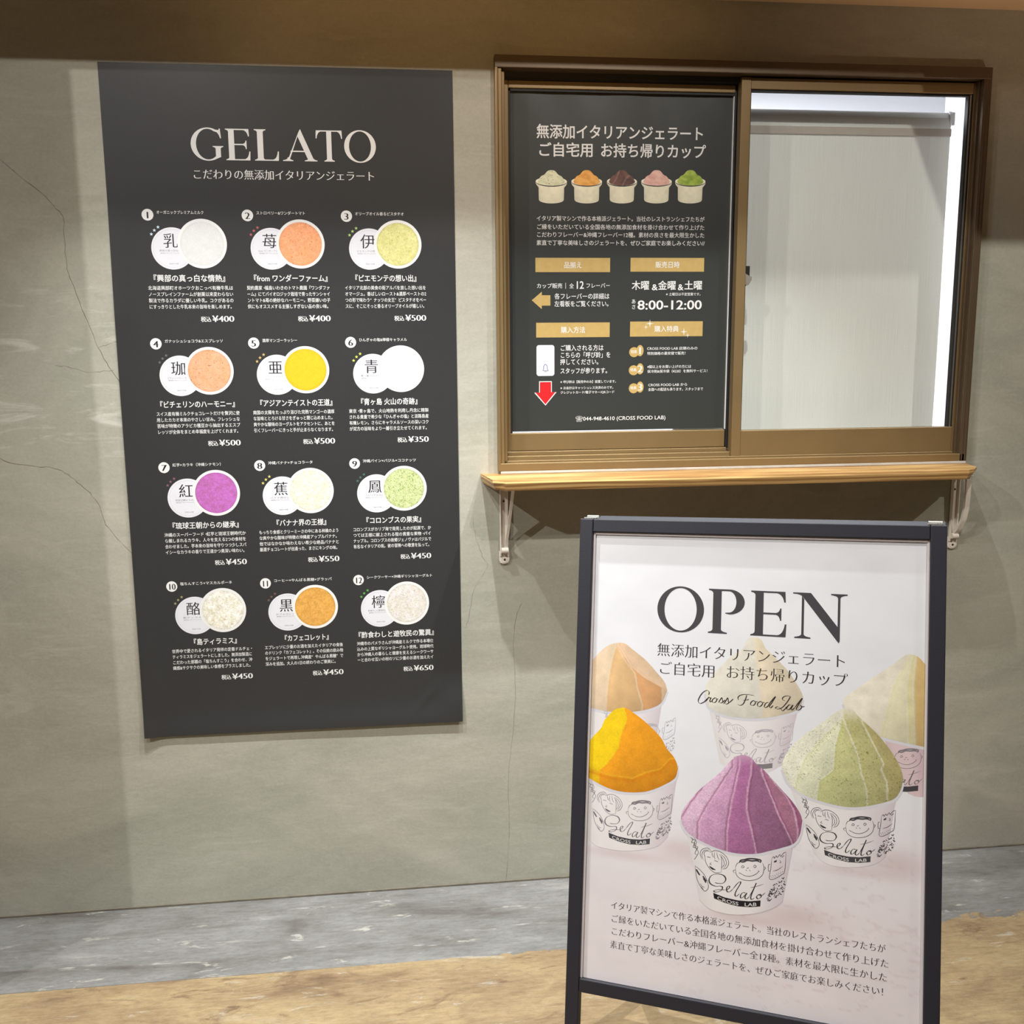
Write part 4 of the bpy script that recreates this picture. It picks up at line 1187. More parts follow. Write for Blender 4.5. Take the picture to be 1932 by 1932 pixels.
def sheet_mesh(name, w, h, fn, nx, ny, material, thick=0.25):
    xs = np.concatenate([[0, 0.5], np.linspace(0, w, nx - 2)[1:-1], [w - 0.5, w]])
    ys = np.concatenate([[0, 0.5], np.linspace(0, h, ny - 2)[1:-1], [h - 0.5, h]])
    nx, ny = len(xs), len(ys)
    bm = bmesh.new()
    X, Y = np.meshgrid(xs, ys)
    D = fn(X, Y)
    fr = [[bm.verts.new((X[j, i] / 1000, -D[j, i] / 1000, -Y[j, i] / 1000)) for i in range(nx)] for j in range(ny)]
    bk = [[bm.verts.new((X[j, i] / 1000, -(D[j, i] - thick) / 1000, -Y[j, i] / 1000)) for i in range(nx)] for j in range(ny)]
    for j in range(ny - 1):
        for i in range(nx - 1):
            bm.faces.new((fr[j][i], fr[j + 1][i], fr[j + 1][i + 1], fr[j][i + 1]))
            bm.faces.new((bk[j][i], bk[j][i + 1], bk[j + 1][i + 1], bk[j + 1][i]))
    for i in range(nx - 1):
        bm.faces.new((fr[0][i], fr[0][i + 1], bk[0][i + 1], bk[0][i]))
        bm.faces.new((fr[-1][i + 1], fr[-1][i], bk[-1][i], bk[-1][i + 1]))
    for j in range(ny - 1):
        bm.faces.new((fr[j + 1][0], fr[j][0], bk[j][0], bk[j + 1][0]))
        bm.faces.new((fr[j][-1], fr[j + 1][-1], bk[j + 1][-1], bk[j][-1]))
    me = bpy.data.meshes.new(name)
    bm.to_mesh(me)
    bm.free()
    for p in me.polygons:
        p.use_smooth = p.normal.y < -0.5
    return link_mesh(name, me, material)


menu = sheet_mesh('menu_poster', PW, PH, menu_sheet, 150, 300, M['sheet'])
menu.location = (-0.643, WALL, 2.1365)
tag(menu, 'tall charcoal gelato menu poster with twelve flavours stuck to the wall', 'poster')

p = Print(menu_sheet)
for ch, x0, x1 in (('G', 200.4, 275.5), ('E', 281.5, 338.5), ('L', 348.5, 405.5), ('A', 414.5, 496), ('T', 493.5, 556.5), ('O', 561, 637)):
    put_capital(p, ch, x0, x1, 143.5, 215.5)
p.build('title_lettering', M['white_ink'], menu, 0.10)
p = Print(menu_sheet)
p.text('こだわりの無添加イタリアンジェラート', 199.5, 634, 248.5, 25.5, 'minchobold')
p.build('subtitle_lettering', M['white_ink'], menu, 0.10)

ITEMS = [
    ('1', 'オーガニックプレミアムミルク', '『興部の真っ白な情熱』', ('北海道興部町オホーツクおこっぺ有機牛乳は', 'ノースプレインファームが創業以来変わらない', '製法で作るカラダに優しい牛乳。コクがあるの', 'にすっきりとした牛乳本来の旨味を楽しめます。'), '400', '乳', (216, 215, 216), (196, 218, 232), (-5, 183, 111)),
    ('2', 'ストロベリー&ワンダートマト', '『from ワンダーファーム』', ('契約農家・福島いわきのトマト農園『ワンダファ', 'ーム』にてバイオロジック栽培で育ったサンシャイ', 'ントマト&苺の絶妙なハーモニー。野菜嫌いの子', '供にもオススメする主張しすぎない品の良い味。'), '400', '苺', (234, 160, 116), (176, 92, 98), (-1, 195, 118)),
    ('3', 'オリーブオイル香るピスタチオ', '『ピエモンテの想い出』', ('イタリア北部の美食の街アルバを旅した想い出を', 'オマージュ。香ばしいロースト&濃厚ペーストの2', 'つの形で味わう“ナッツの女王”ピスタチオをベー', 'スに、そこにそっと香るオリーブオイルが嬉しい。'), '500', '伊', (212, 208, 140), (168, 196, 120), (8, 176, 120)),
    ('4', 'ガナッシュショコラ&エスプレッソ', '『ビチェリンのハーモニー』', ('スイス産有機ミルクチョコレートだけを贅沢に使', '用したカカオ本来のやさしい甘み。フレッシュな', '苦味が特徴のアラビカ種豆から抽出するエスプ', 'レッソが全体をまとめ幸福度を上げてくれます。'), '500', '珈', (220, 164, 128), (104, 102, 106), (-8, 189, 140)),
    ('5', '濃厚マンゴーラッシー', '『アジアンテイストの王道』', ('南国の太陽をたっぷり浴びた完熟マンゴーの濃厚', 'な旨味ととろける甘さをぎゅっと閉じ込めました。', '爽やかな酸味のヨーグルトをアクセントに、あとを', '引くフレーバーにきっと手が止まらなくなります。'), '500', '亜', (228, 182, 36), (198, 170, 112), (0, 195, 86)),
    ('6', 'ひんぎゃの塩&檸檬キャラメル', '『青ヶ島 火山の奇跡』', ('東京・青ヶ島で、火山地熱を利用し丹念に精製', 'される貴重で希少な『ひんぎゃの塩』と淡路島産', '有機レモン。さらにキャラメルソースの深いコク', 'が双方の旨味をより一層引き立たせてくれます。'), '350', '青', (210, 211, 215), (208, 212, 100), (12, 172, 120)),
    ('7', '紅芋×カラキ（沖縄シナモン）', '『琉球王朝からの継承』', ('沖縄のスーパーフード・紅芋と琉球王朝時代か', 'ら親しまれるカラキ、人々を支える2つの食材を', '合わせました。芋本来の旨味を守りつつ少しスパ', 'イシーなカラキの香りで王道かつ奥深い味わい。'), '450', '紅', (184, 104, 178), (132, 88, 116), (2, 184, 124)),
    ('8', '沖縄バナナ×チョコラータ', '『バナナ界の王様』', ('もっちり食感とクリーミーさの中にある林檎のよう', 'な爽やかな酸味が特徴の沖縄産アップルバナナ。', '他ではなかなか味わえない希少な絶品バナナと', '厳選チョコレートが出逢った、まさにキングの味。'), '550', '蕉', (224, 222, 208), (216, 200, 116), (26, 169, 112)),
    ('9', '沖縄パイン×バジル×ココナッツ', '『コロンブスの果実』', ('コロンブスがカリブ海で発見したのが起源で、か', 'つては王様に献上される程の貴重な果物・パイ', 'ナップル。コロンブスの故郷ジェノヴァはバジルで', '有名なイタリアの街。彼の冒険への敬意を払って。'), '450', '鳳', (198, 206, 154), (74, 112, 98), (16, 175, 136)),
    ('10', '塩ちんすこう×マスカルポーネ', '『島ティラミス』', ('世界中で愛されるイタリア発祥の定番ドルチェ・', 'ティラミスをジェラートにしました。無添加製造に', 'こだわった那覇の「塩ちんすこう」を合わせ、沖', '縄感&サクサクの美味しい食感をプラスしました。'), '450', '酪', (230, 225, 214), (156, 146, 108), (37, 163, 130)),
    ('11', 'コーヒー×やんばる黒糖×グラッパ', '『カフェコレット』', ('エプレッソに少量のお酒を加えたイタリアの食後', 'のドリンク『カフェコレット』。その伝統の飲み物', 'をジェラートで再現し沖縄産“やんばる黒糖”で', '深みを追加。大人の1日の終わりのご褒美に。'), '450', '黒', (216, 160, 80), (116, 86, 76), (34, 163, 148)),
    ('12', 'シークワーサー×沖縄ギリシャヨーグルト', '『酢食わしと遊牧民の驚異』', ('沖縄市のパメラさんが沖縄産ミルクで作る本場仕', '込みの上質なギリシャヨーグルト使用。琉球時代', 'から沖縄人の暮らしと健康を支えるシークワーサ', 'ーと合わせ互いの材のソに少量のお酒を加えたイ'), '650', '檸', (220, 213, 208), (96, 164, 84), (-14, 202, 172)),
]
FLAV = ('white milk', 'orange strawberry tomato', 'yellow green pistachio', 'light brown ganache', 'yellow mango', 'white salt caramel',
        'purple sweet potato', 'cream banana', 'speckled green basil', 'rough cream mascarpone', 'caramel brown coffee', 'speckled grey citrus')
for k, (num, head, title, lines, price, kan, colr, starc, ext) in enumerate(ITEMS):
    bx = 90.4 + 235.2 * (k % 3) - (0.0 if k % 3 else 0.0) + (0, -1.6, 0)[k % 3] * 1.0
    by = 343.0 + 304.8 * (k // 3)
    p = Print(menu_sheet)
    p.text(title, bx + ext[0], bx + ext[1], by + 148.5, 18.2, 'heavy')
    entry = p.build('flavour_entry', M['white_ink'], menu, 0.10)
    tag(entry, FLAV[k] + ' entry of the menu')
    p = Print(menu_sheet)
    p.text(head, bx + 20.5, bx + 20.5 + ext[2], by - 6, 9.0, 'bold')
    p.build('flavour_heading', M['white_ink'], entry, 0.10)
    p = Print(menu_sheet)
    for j, ln in enumerate(lines):
        last = (num == '11' and j == 3)
        p.text(ln, bx - 10, bx + (176 if last else 191), by + 171.5 + 14.9 * j, 11.0, 'bold')
    p.build('description_lettering', M['white_ink'], entry, 0.10)
    p = Print(menu_sheet)
    p.text('税込', bx + 110, bx + 135, by + 246.5, 13.5, 'heavy')
    p.text('¥', bx + 138.5, bx + 151.0, by + 245.0, 21.0, 'price')
    p.text(price, bx + 152.0, bx + 190, by + 245.0, 21.0, 'contrast')
    p.build('price_lettering', M['white_ink'], entry, 0.10)
    p = Print(menu_sheet)
    p.ell(bx, by, 13.6, 13.6)
    badge = p.build('number_badge', M['white_ink'], entry, 0.10)
    p = Print(menu_sheet)
    w = 13.0 if len(num) == 1 else 9.6 * 2
    p.text(num, bx - w / 2 + (0 if len(num) == 1 else 0), bx + w / 2, by + 0.2, 23, 'contrast')
    p.build('badge_number', M['black_ink'], entry, 0.16)
    starm = mat('star_ink', starc, 0.45, noise=0.03)
    for sx_, sy_ in ((6, 45), (13.5, 36), (22.5, 28.5)):
        p = Print(menu_sheet)
        p.star(bx + sx_, by + sy_, 4.3)
        p.build('star_mark', starm, entry, 0.10)
    # lid picture
    lx, ly, lr = bx + 53.3, by + 78.3, 49.5
    p = Print(menu_sheet)
    p.ell(lx, ly, lr, lr, 72)
    p.build('lid_picture', M['lid_white'], entry, 0.10)
    p = Print(menu_sheet)
    p.ring(lx, ly, lr - 4.5, lr - 4.5, 0.9)
    p.build('lid_rim', M['lid_grey'], entry, 0.16)
    p = Print(menu_sheet)
    p.text(kan, lx - 22, lx + 15, ly - 18, 37, 'fine')
    p.build('lid_character', M['black_ink'], entry, 0.16)
    p = Print(menu_sheet)
    p.text(title[1:-1], lx - 31, lx + 26, ly + 5, 5.2, 'regular')
    p.text('無添加イタリアンジェラート', lx - 29, lx + 22, ly + 11, 3.2, 'regular')
    p.build('lid_lettering', M['mid_ink'], entry, 0.16)
    p = Print(menu_sheet)
    p.text('クロスフードラボ', lx - 10, lx + 12, ly + 36, 3.8, 'bold')
    p.build('lid_maker', M['black_ink'], entry, 0.16)
    # gelato seen from above
    cx, cy = bx + 123.4, by + 66.8
    p = Print(menu_sheet)
    p.ring(cx, cy, 58.3, 58.3, 6.6, 80)
    p.build('cup_rim', M['white_ink'], entry, 0.22)
    rr, aa = np.meshgrid(np.linspace(0, 53.0, 60), np.linspace(0, 2 * math.pi, 241), indexing='ij')
    X, Y = cx + rr * np.cos(aa), cy + rr * np.sin(aa)
    f1 = fbm(X / 9, Y / 9, 20 + k)
    f2 = fbm(X / 2.6, Y / 2.6, 60 + k, 3)
    rough_ = {'1': .25, '6': .35, '5': .3, '10': 1.3, '7': 1.0, '11': 1.0}.get(num, .7)
    sh = 1 + ((f1 - .5) * .16 + (f2 - .5) * .22) * rough_
    RGB = np.array(colr)[None, None, :] * sh[..., None]
    RGB[..., 2] *= (1 + (f1 - .5) * .15 * (0 if num in ('1', '6') else 1))
    edge = np.clip((rr - 46) / 8, 0, 1)[..., None]
    RGB = RGB * (1 - .10 * edge * (0.4 if num in ('1', '6') else 1))
    speck = {'2': ((190, 92, 50), .76), '3': ((150, 116, 40), .79), '4': ((120, 66, 40), .78), '9': ((140, 158, 96), .62), '12': ((170, 160, 150), .72), '8': ((206, 200, 176), .66)}.get(num)
    if speck:
        sp = np.clip((fbm(X / 2.2, Y / 2.2, 90 + k, 2) - speck[1]) * 10, 0, 1)[..., None]
        RGB = RGB * (1 - sp) + np.array(speck[0]) * sp
    if num == '10':
        sp = np.clip((fbm(X / 6, Y / 6, 33, 3) - .62) * 7, 0, 1)[..., None] * np.clip((Y - cy) / 40, 0, 1)[..., None]
        RGB = RGB * (1 - sp) + np.array((196, 168, 130)) * sp
    # grid faces run radius x angle; mirrored order keeps them facing the viewer
    ink_grid('gelato_picture', X[:, ::-1], Y[:, ::-1], RGB[:, ::-1], M['picture'], entry, 0.20, menu_sheet)

# ---------------------------------------------------------------- notice on the left window sash
NT = ART['notice']
NW, NH = 577.5, 851.5


def notice_sheet(x, y):
    x = np.asarray(x, float); y = np.asarray(y, float)
    top = np.clip((260 - y) / 260, 0, 1)
    d = 0.6 + top * (0.7 * np.sin(x / 38 + y / 130) + 0.6 * np.sin(x / 21 - y / 60) * top)
    return np.maximum(d, 0.0) + 0.15


notice = sheet_mesh('takeaway_notice', NW, NH, notice_sheet, 110, 110, M['notice'], 0.15)
notice.location = (0.327, WALL + 0.0437, 2.1050)
tag(notice, 'charcoal takeaway cup notice taped to the left window sash', 'poster')
WI = M['white_ink']
p = Print(notice_sheet)
(ax, ay), (bx, by) = NT['t1']
p.text('無添加イタリアンジェラート', ax - 1, bx + 1, (ay + by) / 2, 36.5, 'heavy')
(a1, _), (a2, _), (b1, _), (b2, yy) = NT['t2']
p.text('ご自宅用', a1 - 2, a2 + 2, yy, 36.5, 'heavy')
p.text('お持ち帰りカップ', b1 - 1, b2 + 3, yy, 36.5, 'heavy')
p.build('headline_lettering', WI, notice, 0.10)
p = Print(notice_sheet)
for s, ((x0, y0), (x1, y1)) in zip(('イタリア製マシンで作る本格派ジェラート。当社のレストランシェフたちが', 'ご縁をいただいている全国各地の無添加食材を掛け合わせて作り上げた', 'こだわりフレーバー&沖縄フレーバー12種。素材の良さを最大限生かした', '素直で丁寧な美味しさのジェラートを、ぜひご家庭でお楽しみください//'), NT['body']):
    p.text(s, x0, x1, y0, 14.0, 'bold')
p.build('body_lettering', WI, notice, 0.10)
for (c0, c1), tx, (t0, t1) in zip(NT['boxes'], ('品揃え', '販売日時', '購入方法', '購入特典'), NT['boxtx']):
    p = Print(notice_sheet)
    p.rect(c0[0], c0[1], c1[0], c1[1])
    hb = p.build('gold_heading', M['gold'], notice, 0.10)
    p = Print(notice_sheet)
    p.text(tx, t0[0], t1[0], (c0[1] + c1[1]) / 2, 17.5, 'bold')
    if tx == '購入特典':
        for (sx, sy), r in zip(NT['spark'], (11, 7, 10.5, 7)):
            p.star(sx, sy, r, 4, .16, -90)
    p.build('heading_lettering', WI, hb, 0.16)
TX = ('カップ販売', '全', '12', 'フレーバー', '各フレーバーの詳細は', '左看板をご覧ください。', '木曜', '&', '金曜', '&', '土曜', '※土曜日は不定営業です。', '8:00-12:00',
      'ご購入される方は', 'こちらの「呼び鈴」を', '押してください。', 'スタッフが参ります。', '※呼び鈴は【販売中のみ】設置しています。', '※お会計はキャッシュレス決済のみです。', 'クレジットカード/電子マネー/QRコード',
      'CROSS FOOD LAB 店頭のみの', '特別価格の最安値で販売！', '4個以上をお買い上げの方には', '保冷剤&保冷袋（¥220）を無料サービス！', 'CROSS FOOD LAB から', '全国への配送も承ります。スタッフまで', '☎', '044-948-4610 (CROSS FOOD LAB)')
EMS = (13.5, 13.5, 27, 13.5, 16, 16, 25, 22, 25, 22, 25, 8.5, 33, 16.5, 16.5, 16.5, 16.5, 8.2, 8.2, 8.2, 9.0, 9.0, 9.0, 9.0, 9.0, 9.0, 15, 14)
BLOCKS = (('range_lettering', 0, 4), ('arrow_caption', 4, 6), ('days_lettering', 6, 11), ('days_note', 11, 12), ('hours_lettering', 12, 13),
          ('bell_instructions', 13, 17), ('payment_notes', 17, 20), ('bonus_caption', 20, 22), ('bonus_caption', 22, 24), ('bonus_caption', 24, 26),
          ('telephone_icon', 26, 27), ('telephone_lettering', 27, 28))
for nm, k0, k1 in BLOCKS:
    p = Print(notice_sheet)
    for s, ((x0, y0), (x1, y1)), em in list(zip(TX, NT['txt'], EMS))[k0:k1]:
        p.text(s, x0, x1, (y0 + y1) / 2, em, 'heavy' if em > 20 else 'regular' if nm == 'telephone_icon' else 'bold')
    if nm == 'range_lettering':
        (x0, y0), (x1, y1) = NT['vbar']
        p.rect(x0 - .5, y0, x0 + .5, y1)
    if nm == 'hours_lettering':
        for s, (x, y) in zip('あさ', NT['asa']):
            p.text(s, x - 6, x + 6, y, 13, 'bold')
    p.build(nm, WI, notice, 0.10)
p = Print(notice_sheet)
p.poly(NT['arrow'])
p.build('left_arrow', M['gold'], notice, 0.10)
c = np.mean(np.array(NT['red']), 0)
p = Print(notice_sheet)
p.poly([tuple(c + (np.array(q) - c) * np.array([1.13, 1.09])) for q in NT['red']])
ar = p.build('arrow_outline', WI, notice, 0.10)
p = Print(notice_sheet)
p.poly(NT['red'])
p.build('red_arrow', M['red'], ar, 0.16)
(x0, y0), (x1, y1), (ux, uy) = NT['phone']
p = Print(notice_sheet)
p.rrect(x0, y0, x1, y1, 6.5)
ph = p.build('bell_button_picture', M['lid_white'], notice, 0.10)
p = Print(notice_sheet)
p.ribbon([(ux - 7, uy + 7), (ux - 5, uy + 2), (ux - 4.4, uy - 5), (ux, uy - 9.5), (ux + 4.4, uy - 5), (ux + 5, uy + 2), (ux + 7, uy + 7), (ux, uy + 7.3), (ux - 7, uy + 7)], 1.3)
p.ribbon([(ux - 2, uy + 8.5), (ux, uy + 9.5), (ux + 2, uy + 8.5)], 0.9)
p.build('bell_icon', M['navy_ink'], ph, 0.16)
for dgt, ((x0, y0), (x1, y1)) in zip('123', NT['bon']):
    p = Print(notice_sheet)
    cir = [(x0 + 13 * math.cos(q), y0 + 1 + 13 * math.sin(q)) for q in np.linspace(0, 2 * math.pi, 40, endpoint=False)]
    ov = [(x1 - .5 + 9.5 * math.cos(q), y1 + 14.5 * math.sin(q)) for q in np.linspace(0, 2 * math.pi, 40, endpoint=False)]
    p.union([cir, ov])
    bo = p.build('bonus_badge', M['gold'], notice, 0.10)
    p = Print(notice_sheet)
    p.text('特典', x0 - 9, x0 + 8, y0, 9.5, 'bold')
    p.text(dgt, x1 - 8, x1 + 7, y1 - 0.5, 27, 'contrast')
    p.build('bonus_lettering', WI, bo, 0.16)
GC = [((226, 224, 192), (206, 206, 170)), ((238, 178, 92), (222, 148, 60)), ((112, 76, 66), (76, 52, 48)), ((232, 190, 176), (216, 160, 150)), ((172, 190, 82), (130, 158, 50))]
for k, (cp, (ca, cb)) in enumerate(zip(NT['cups'], GC)):
    (xl, yr), (xr, _), (xt, yt), (_, yb), _ = cp
    cxm = (xl + xr) / 2
    hw = (xr - xl) / 2
    # cup body
    u, v = np.meshgrid(np.linspace(-1, 1, 40), np.linspace(0, 1, 24))
    ww = hw * (1.0 - .17 * np.clip(v * 6 - .7, 0, 1) - .03 * v)
    X = cxm + u * ww
    Y = yr + 1 + (yb - yr - 10) * v + (9 + 3 * (1 - v)) * np.sqrt(np.clip(1 - u * u, 0, 1))
    f = fbm(X / 9, Y / 9, 40 + k)
    RGB = np.array((236, 230, 204))[None, None] * (1 - .08 * np.abs(u) ** 3 + .10 * (f - .5) - .05 * v)[..., None]
    body = ink_grid('cup_picture', X, Y, RGB, M['picture'], notice, 0.10, notice_sheet)
    # rim ellipse and gelato heap
    p = Print(notice_sheet)
    p.ell(cxm, yr, hw, 10.5)
    p.build('cup_rim', mat('cream_ink', (240, 235, 214), .45, noise=.02), body, 0.13)
    u, v = np.meshgrid(np.linspace(-1, 1, 50), np.linspace(0, 1, 30))
    top = yr - (yr - yt) * np.clip(1 - np.abs(u) ** 2.4, 0, 1) * (1 - .25 * np.exp(-((np.abs(u) - .55) / .2) ** 2))
    bot = yr + 1 + 9.5 * np.sqrt(np.clip(1 - u * u, 0, 1))
    X = cxm + u * hw * .87
    Y = top + (bot - top) * v
    f = fbm(X / 14 + Y / 24, Y / 7 - X / 20, 70 + k, 3)
    t = np.clip((f - .32) * 2.4 + .25 * (v - .5), 0, 1)[..., None]
    RGB = np.array(ca) * (1 - t) + np.array(cb) * t
    if k == 0:
        sp = np.clip((fbm(X / 2.0, Y / 2.0, 5, 2) - .76) * 12, 0, 1)[..., None]
        RGB = RGB * (1 - sp) + np.array((60, 52, 36)) * sp
    if k == 2:
        sw = np.exp(-((np.sin(u * 4 + v * 2.2 + .8)) / .22) ** 2)[..., None] * .55
        RGB = RGB * (1 - sw) + np.array((170, 132, 118)) * sw
    ink_grid('gelato_picture', X, Y, RGB, M['picture'], body, 0.16, notice_sheet)

# ---------------------------------------------------------------- A-frame sign with the OPEN poster
SO = Vector((0.37412, 1.81430, 1.14387))
EX = Vector((0.879596, -0.474031, 0.040067)).normalized()
EY = Vector((-0.067453, -0.207565, -0.975893)).normalized()      # down the panel
EN = EX.cross(EY).normalized()                                   # away from the viewer
if EN.y < 0:
    EN = -EN
MS = Matrix((EX, EN, -EY)).transposed().to_4x4()
MS.translation = SO
sign = empty('sandwich_board')
sign.matrix_world = MS
tag(sign, 'dark navy metal A-frame sandwich board standing in front of the wall', 'sign board')
PNW, PNH = 0.574, 0.805
L_LEFT = SO.z / -EY.z
L_RIGHT = (SO + EX * PNW).z / -EY.z


def spart(name, boxes, material, bev=0.0015):
    bm = bmesh.new()
    for b in boxes:
        box(bm, *b, bev)
    return done(bm, name, material, sign)


T_ = 0.022
spart('front_post', [(-0.0252, -0.0005, -0.0045, 0.016, -L_LEFT + 0.008, 0.0245)], M['navy'])
spart('front_post', [(PNW + 0.0005, PNW + 0.0254, -0.0045, 0.016, -L_RIGHT + 0.008, 0.0245)], M['navy'])
spart('top_rail', [(0.0, PNW, -0.0040, 0.016, 0.0005, 0.0240)], M['navy'])
spart('bottom_rail', [(0.0, PNW, -0.0040, 0.016, -PNH - 0.0245, -PNH - 0.0005)], M['navy'])
spart('backing_panel', [(0.0, PNW, 0.0065, 0.0095, -PNH, 0.0)], M['gasket_and_shade'], 0)
# clear cover strips round the opening
spart('poster_cover_edge', [(0.0, PNW, 0.0010, 0.0020, -0.004, -0.0002), (0.0, 0.004, 0.0010, 0.0020, -PNH, 0.0), (PNW - 0.004, PNW, 0.0010, 0.0020, -PNH, 0.0)], mat('clear_cover_edge', (226, 218, 222), 0.25, noise=0.02), 0)

# rear frame, hinged at the top and swung back until its feet reach the floor
down_l = -EY
hinge = SO + EX * (PNW / 2) - EY * 0.026 + EN * 0.030
ang = math.radians(26)


def rear(local):       # local x across, y depth, z up measured from the hinge axis
    c, s = math.cos(ang), math.sin(ang)
    return Vector((local[0] + PNW / 2, 0.030 + local[1] * c - local[2] * s, 0.026 + local[1] * s + local[2] * c))


def rpart(name, b, material):
    bm = bmesh.new()
    box(bm, *b, 0.0015)
    for v in bm.verts:
        v.co = rear(v.co)
    return done(bm, name, material, sign)


def rear_len(x):
    a = MS @ rear(Vector((x, 0, 0)))
    b = MS @ rear(Vector((x, 0, -1)))
    return a.z / (a.z - b.z)


rear_parts = []
for sx in (-1, 1):
    xx = sx * (PNW / 2 + 0.0127)
    rear_parts.append(rpart('rear_post', (xx - 0.0122, xx + 0.0122, -0.008, 0.014, -rear_len(xx) + 0.006, 0.0015), M['navy']))
rpart('rear_rail', (-PNW / 2, PNW / 2, -0.007, 0.014, -0.024, 0.001), M['navy'])
rpart('rear_rail', (-PNW / 2, PNW / 2, -0.007, 0.014, -0.850, -0.826), M['navy'])
rpart('rear_panel', (-PNW / 2, PNW / 2, 0.0, 0.004, -0.826, -0.024), M['gasket_and_shade'])
for sx in (0, 1):
    bm = bmesh.new()
    x0 = -0.020 if sx == 0 else PNW - 0.004
    box(bm, x0, x0 + 0.024, 0.002, 0.024, 0.0245, 0.0275, 0.0008)
    cyl(bm, (x0 + 0.001, 0.022, 0.029), (x0 + 0.023, 0.022, 0.029), 0.0034, 14)
    done(bm, 'hinge', M['steel'], sign)

# --- poster slid into the frame
poster = empty('open_poster')
MP = MS.copy()
MP.translation = SO + EN * 0.004
poster.matrix_world = MP
tag(poster, 'white poster with large OPEN lettering and gelato cups in the sandwich board', 'poster')
mm = PNW * 1000
mh = PNH * 1000
# printed ground: white studio table with faint marbling
nxp, nyp = 150, 210
X, Y = np.meshgrid(np.linspace(0, mm, nxp), np.linspace(0, mh, nyp))
f = fbm(X / 70, Y / 45, 3, 5)
f2 = fbm(X / 160, Y / 120, 9, 3)
vein = np.exp(-((fbm(X / 60 + Y / 90, Y / 22, 21, 4) - .5) / .018) ** 2) * np.clip((Y - 430) / 160, 0, 1) * np.clip((X - 60) / 300, 0.1, 1)
lower = np.clip((Y - 380) / 260, 0, 1)
RGB = np.zeros(X.shape + (3,))
RGB[:] = (236, 237, 244)
pink = np.array((236, 226, 230))
RGB = RGB * (1 - lower[..., None] * .75) + pink * lower[..., None] * .75
RGB = RGB * (1 + (f - .5)[..., None] * .05 + (f2 - .5)[..., None] * .03)
for (sx_, sy_, ra, rb, dk) in ((372, 640, 60, 20, .9), (176, 556, 50, 20, .9), (536, 530, 44, 24, 1.1), (455, 552, 70, 9, .7), (282, 657, 74, 9, .8), (75, 577, 70, 9, .8)):
    q_ = np.exp(-((X - sx_) / ra) ** 2 - ((Y - sy_) / rb) ** 2)[..., None] * dk
    RGB = RGB - q_ * np.array((16, 26, 28))          # printed studio shadow beside the cups
RGB = RGB - vein[..., None] * np.array((9, 13, 13))
poster_sheet = ink_grid('printed_sheet', X, Y, RGB, M['picture'], poster, 0.0)


def ip(pts):
    """piecewise curve y(x) through points"""
    p_ = np.array(sorted(pts, key=lambda q: q[0]))
    return lambda x: np.interp(x, p_[:, 0], p_[:, 1])


def smooth_outline(pts, n=8):
    return catmull(pts, n)


def tx(bar, which):
    """placing of the cup drawing relative to the drawing on the front cup"""
    b0 = np.array(ART['bars']['purple'][0])
    b1 = np.array(ART['bars']['purple'][1])
    c0, c1 = np.array(bar[0]), np.array(bar[1])
    s = (c1[0] - c0[0]) / (b1[0] - b0[0])
    return lambda q: c0 + (np.asarray(q, float) - b0) * s, s


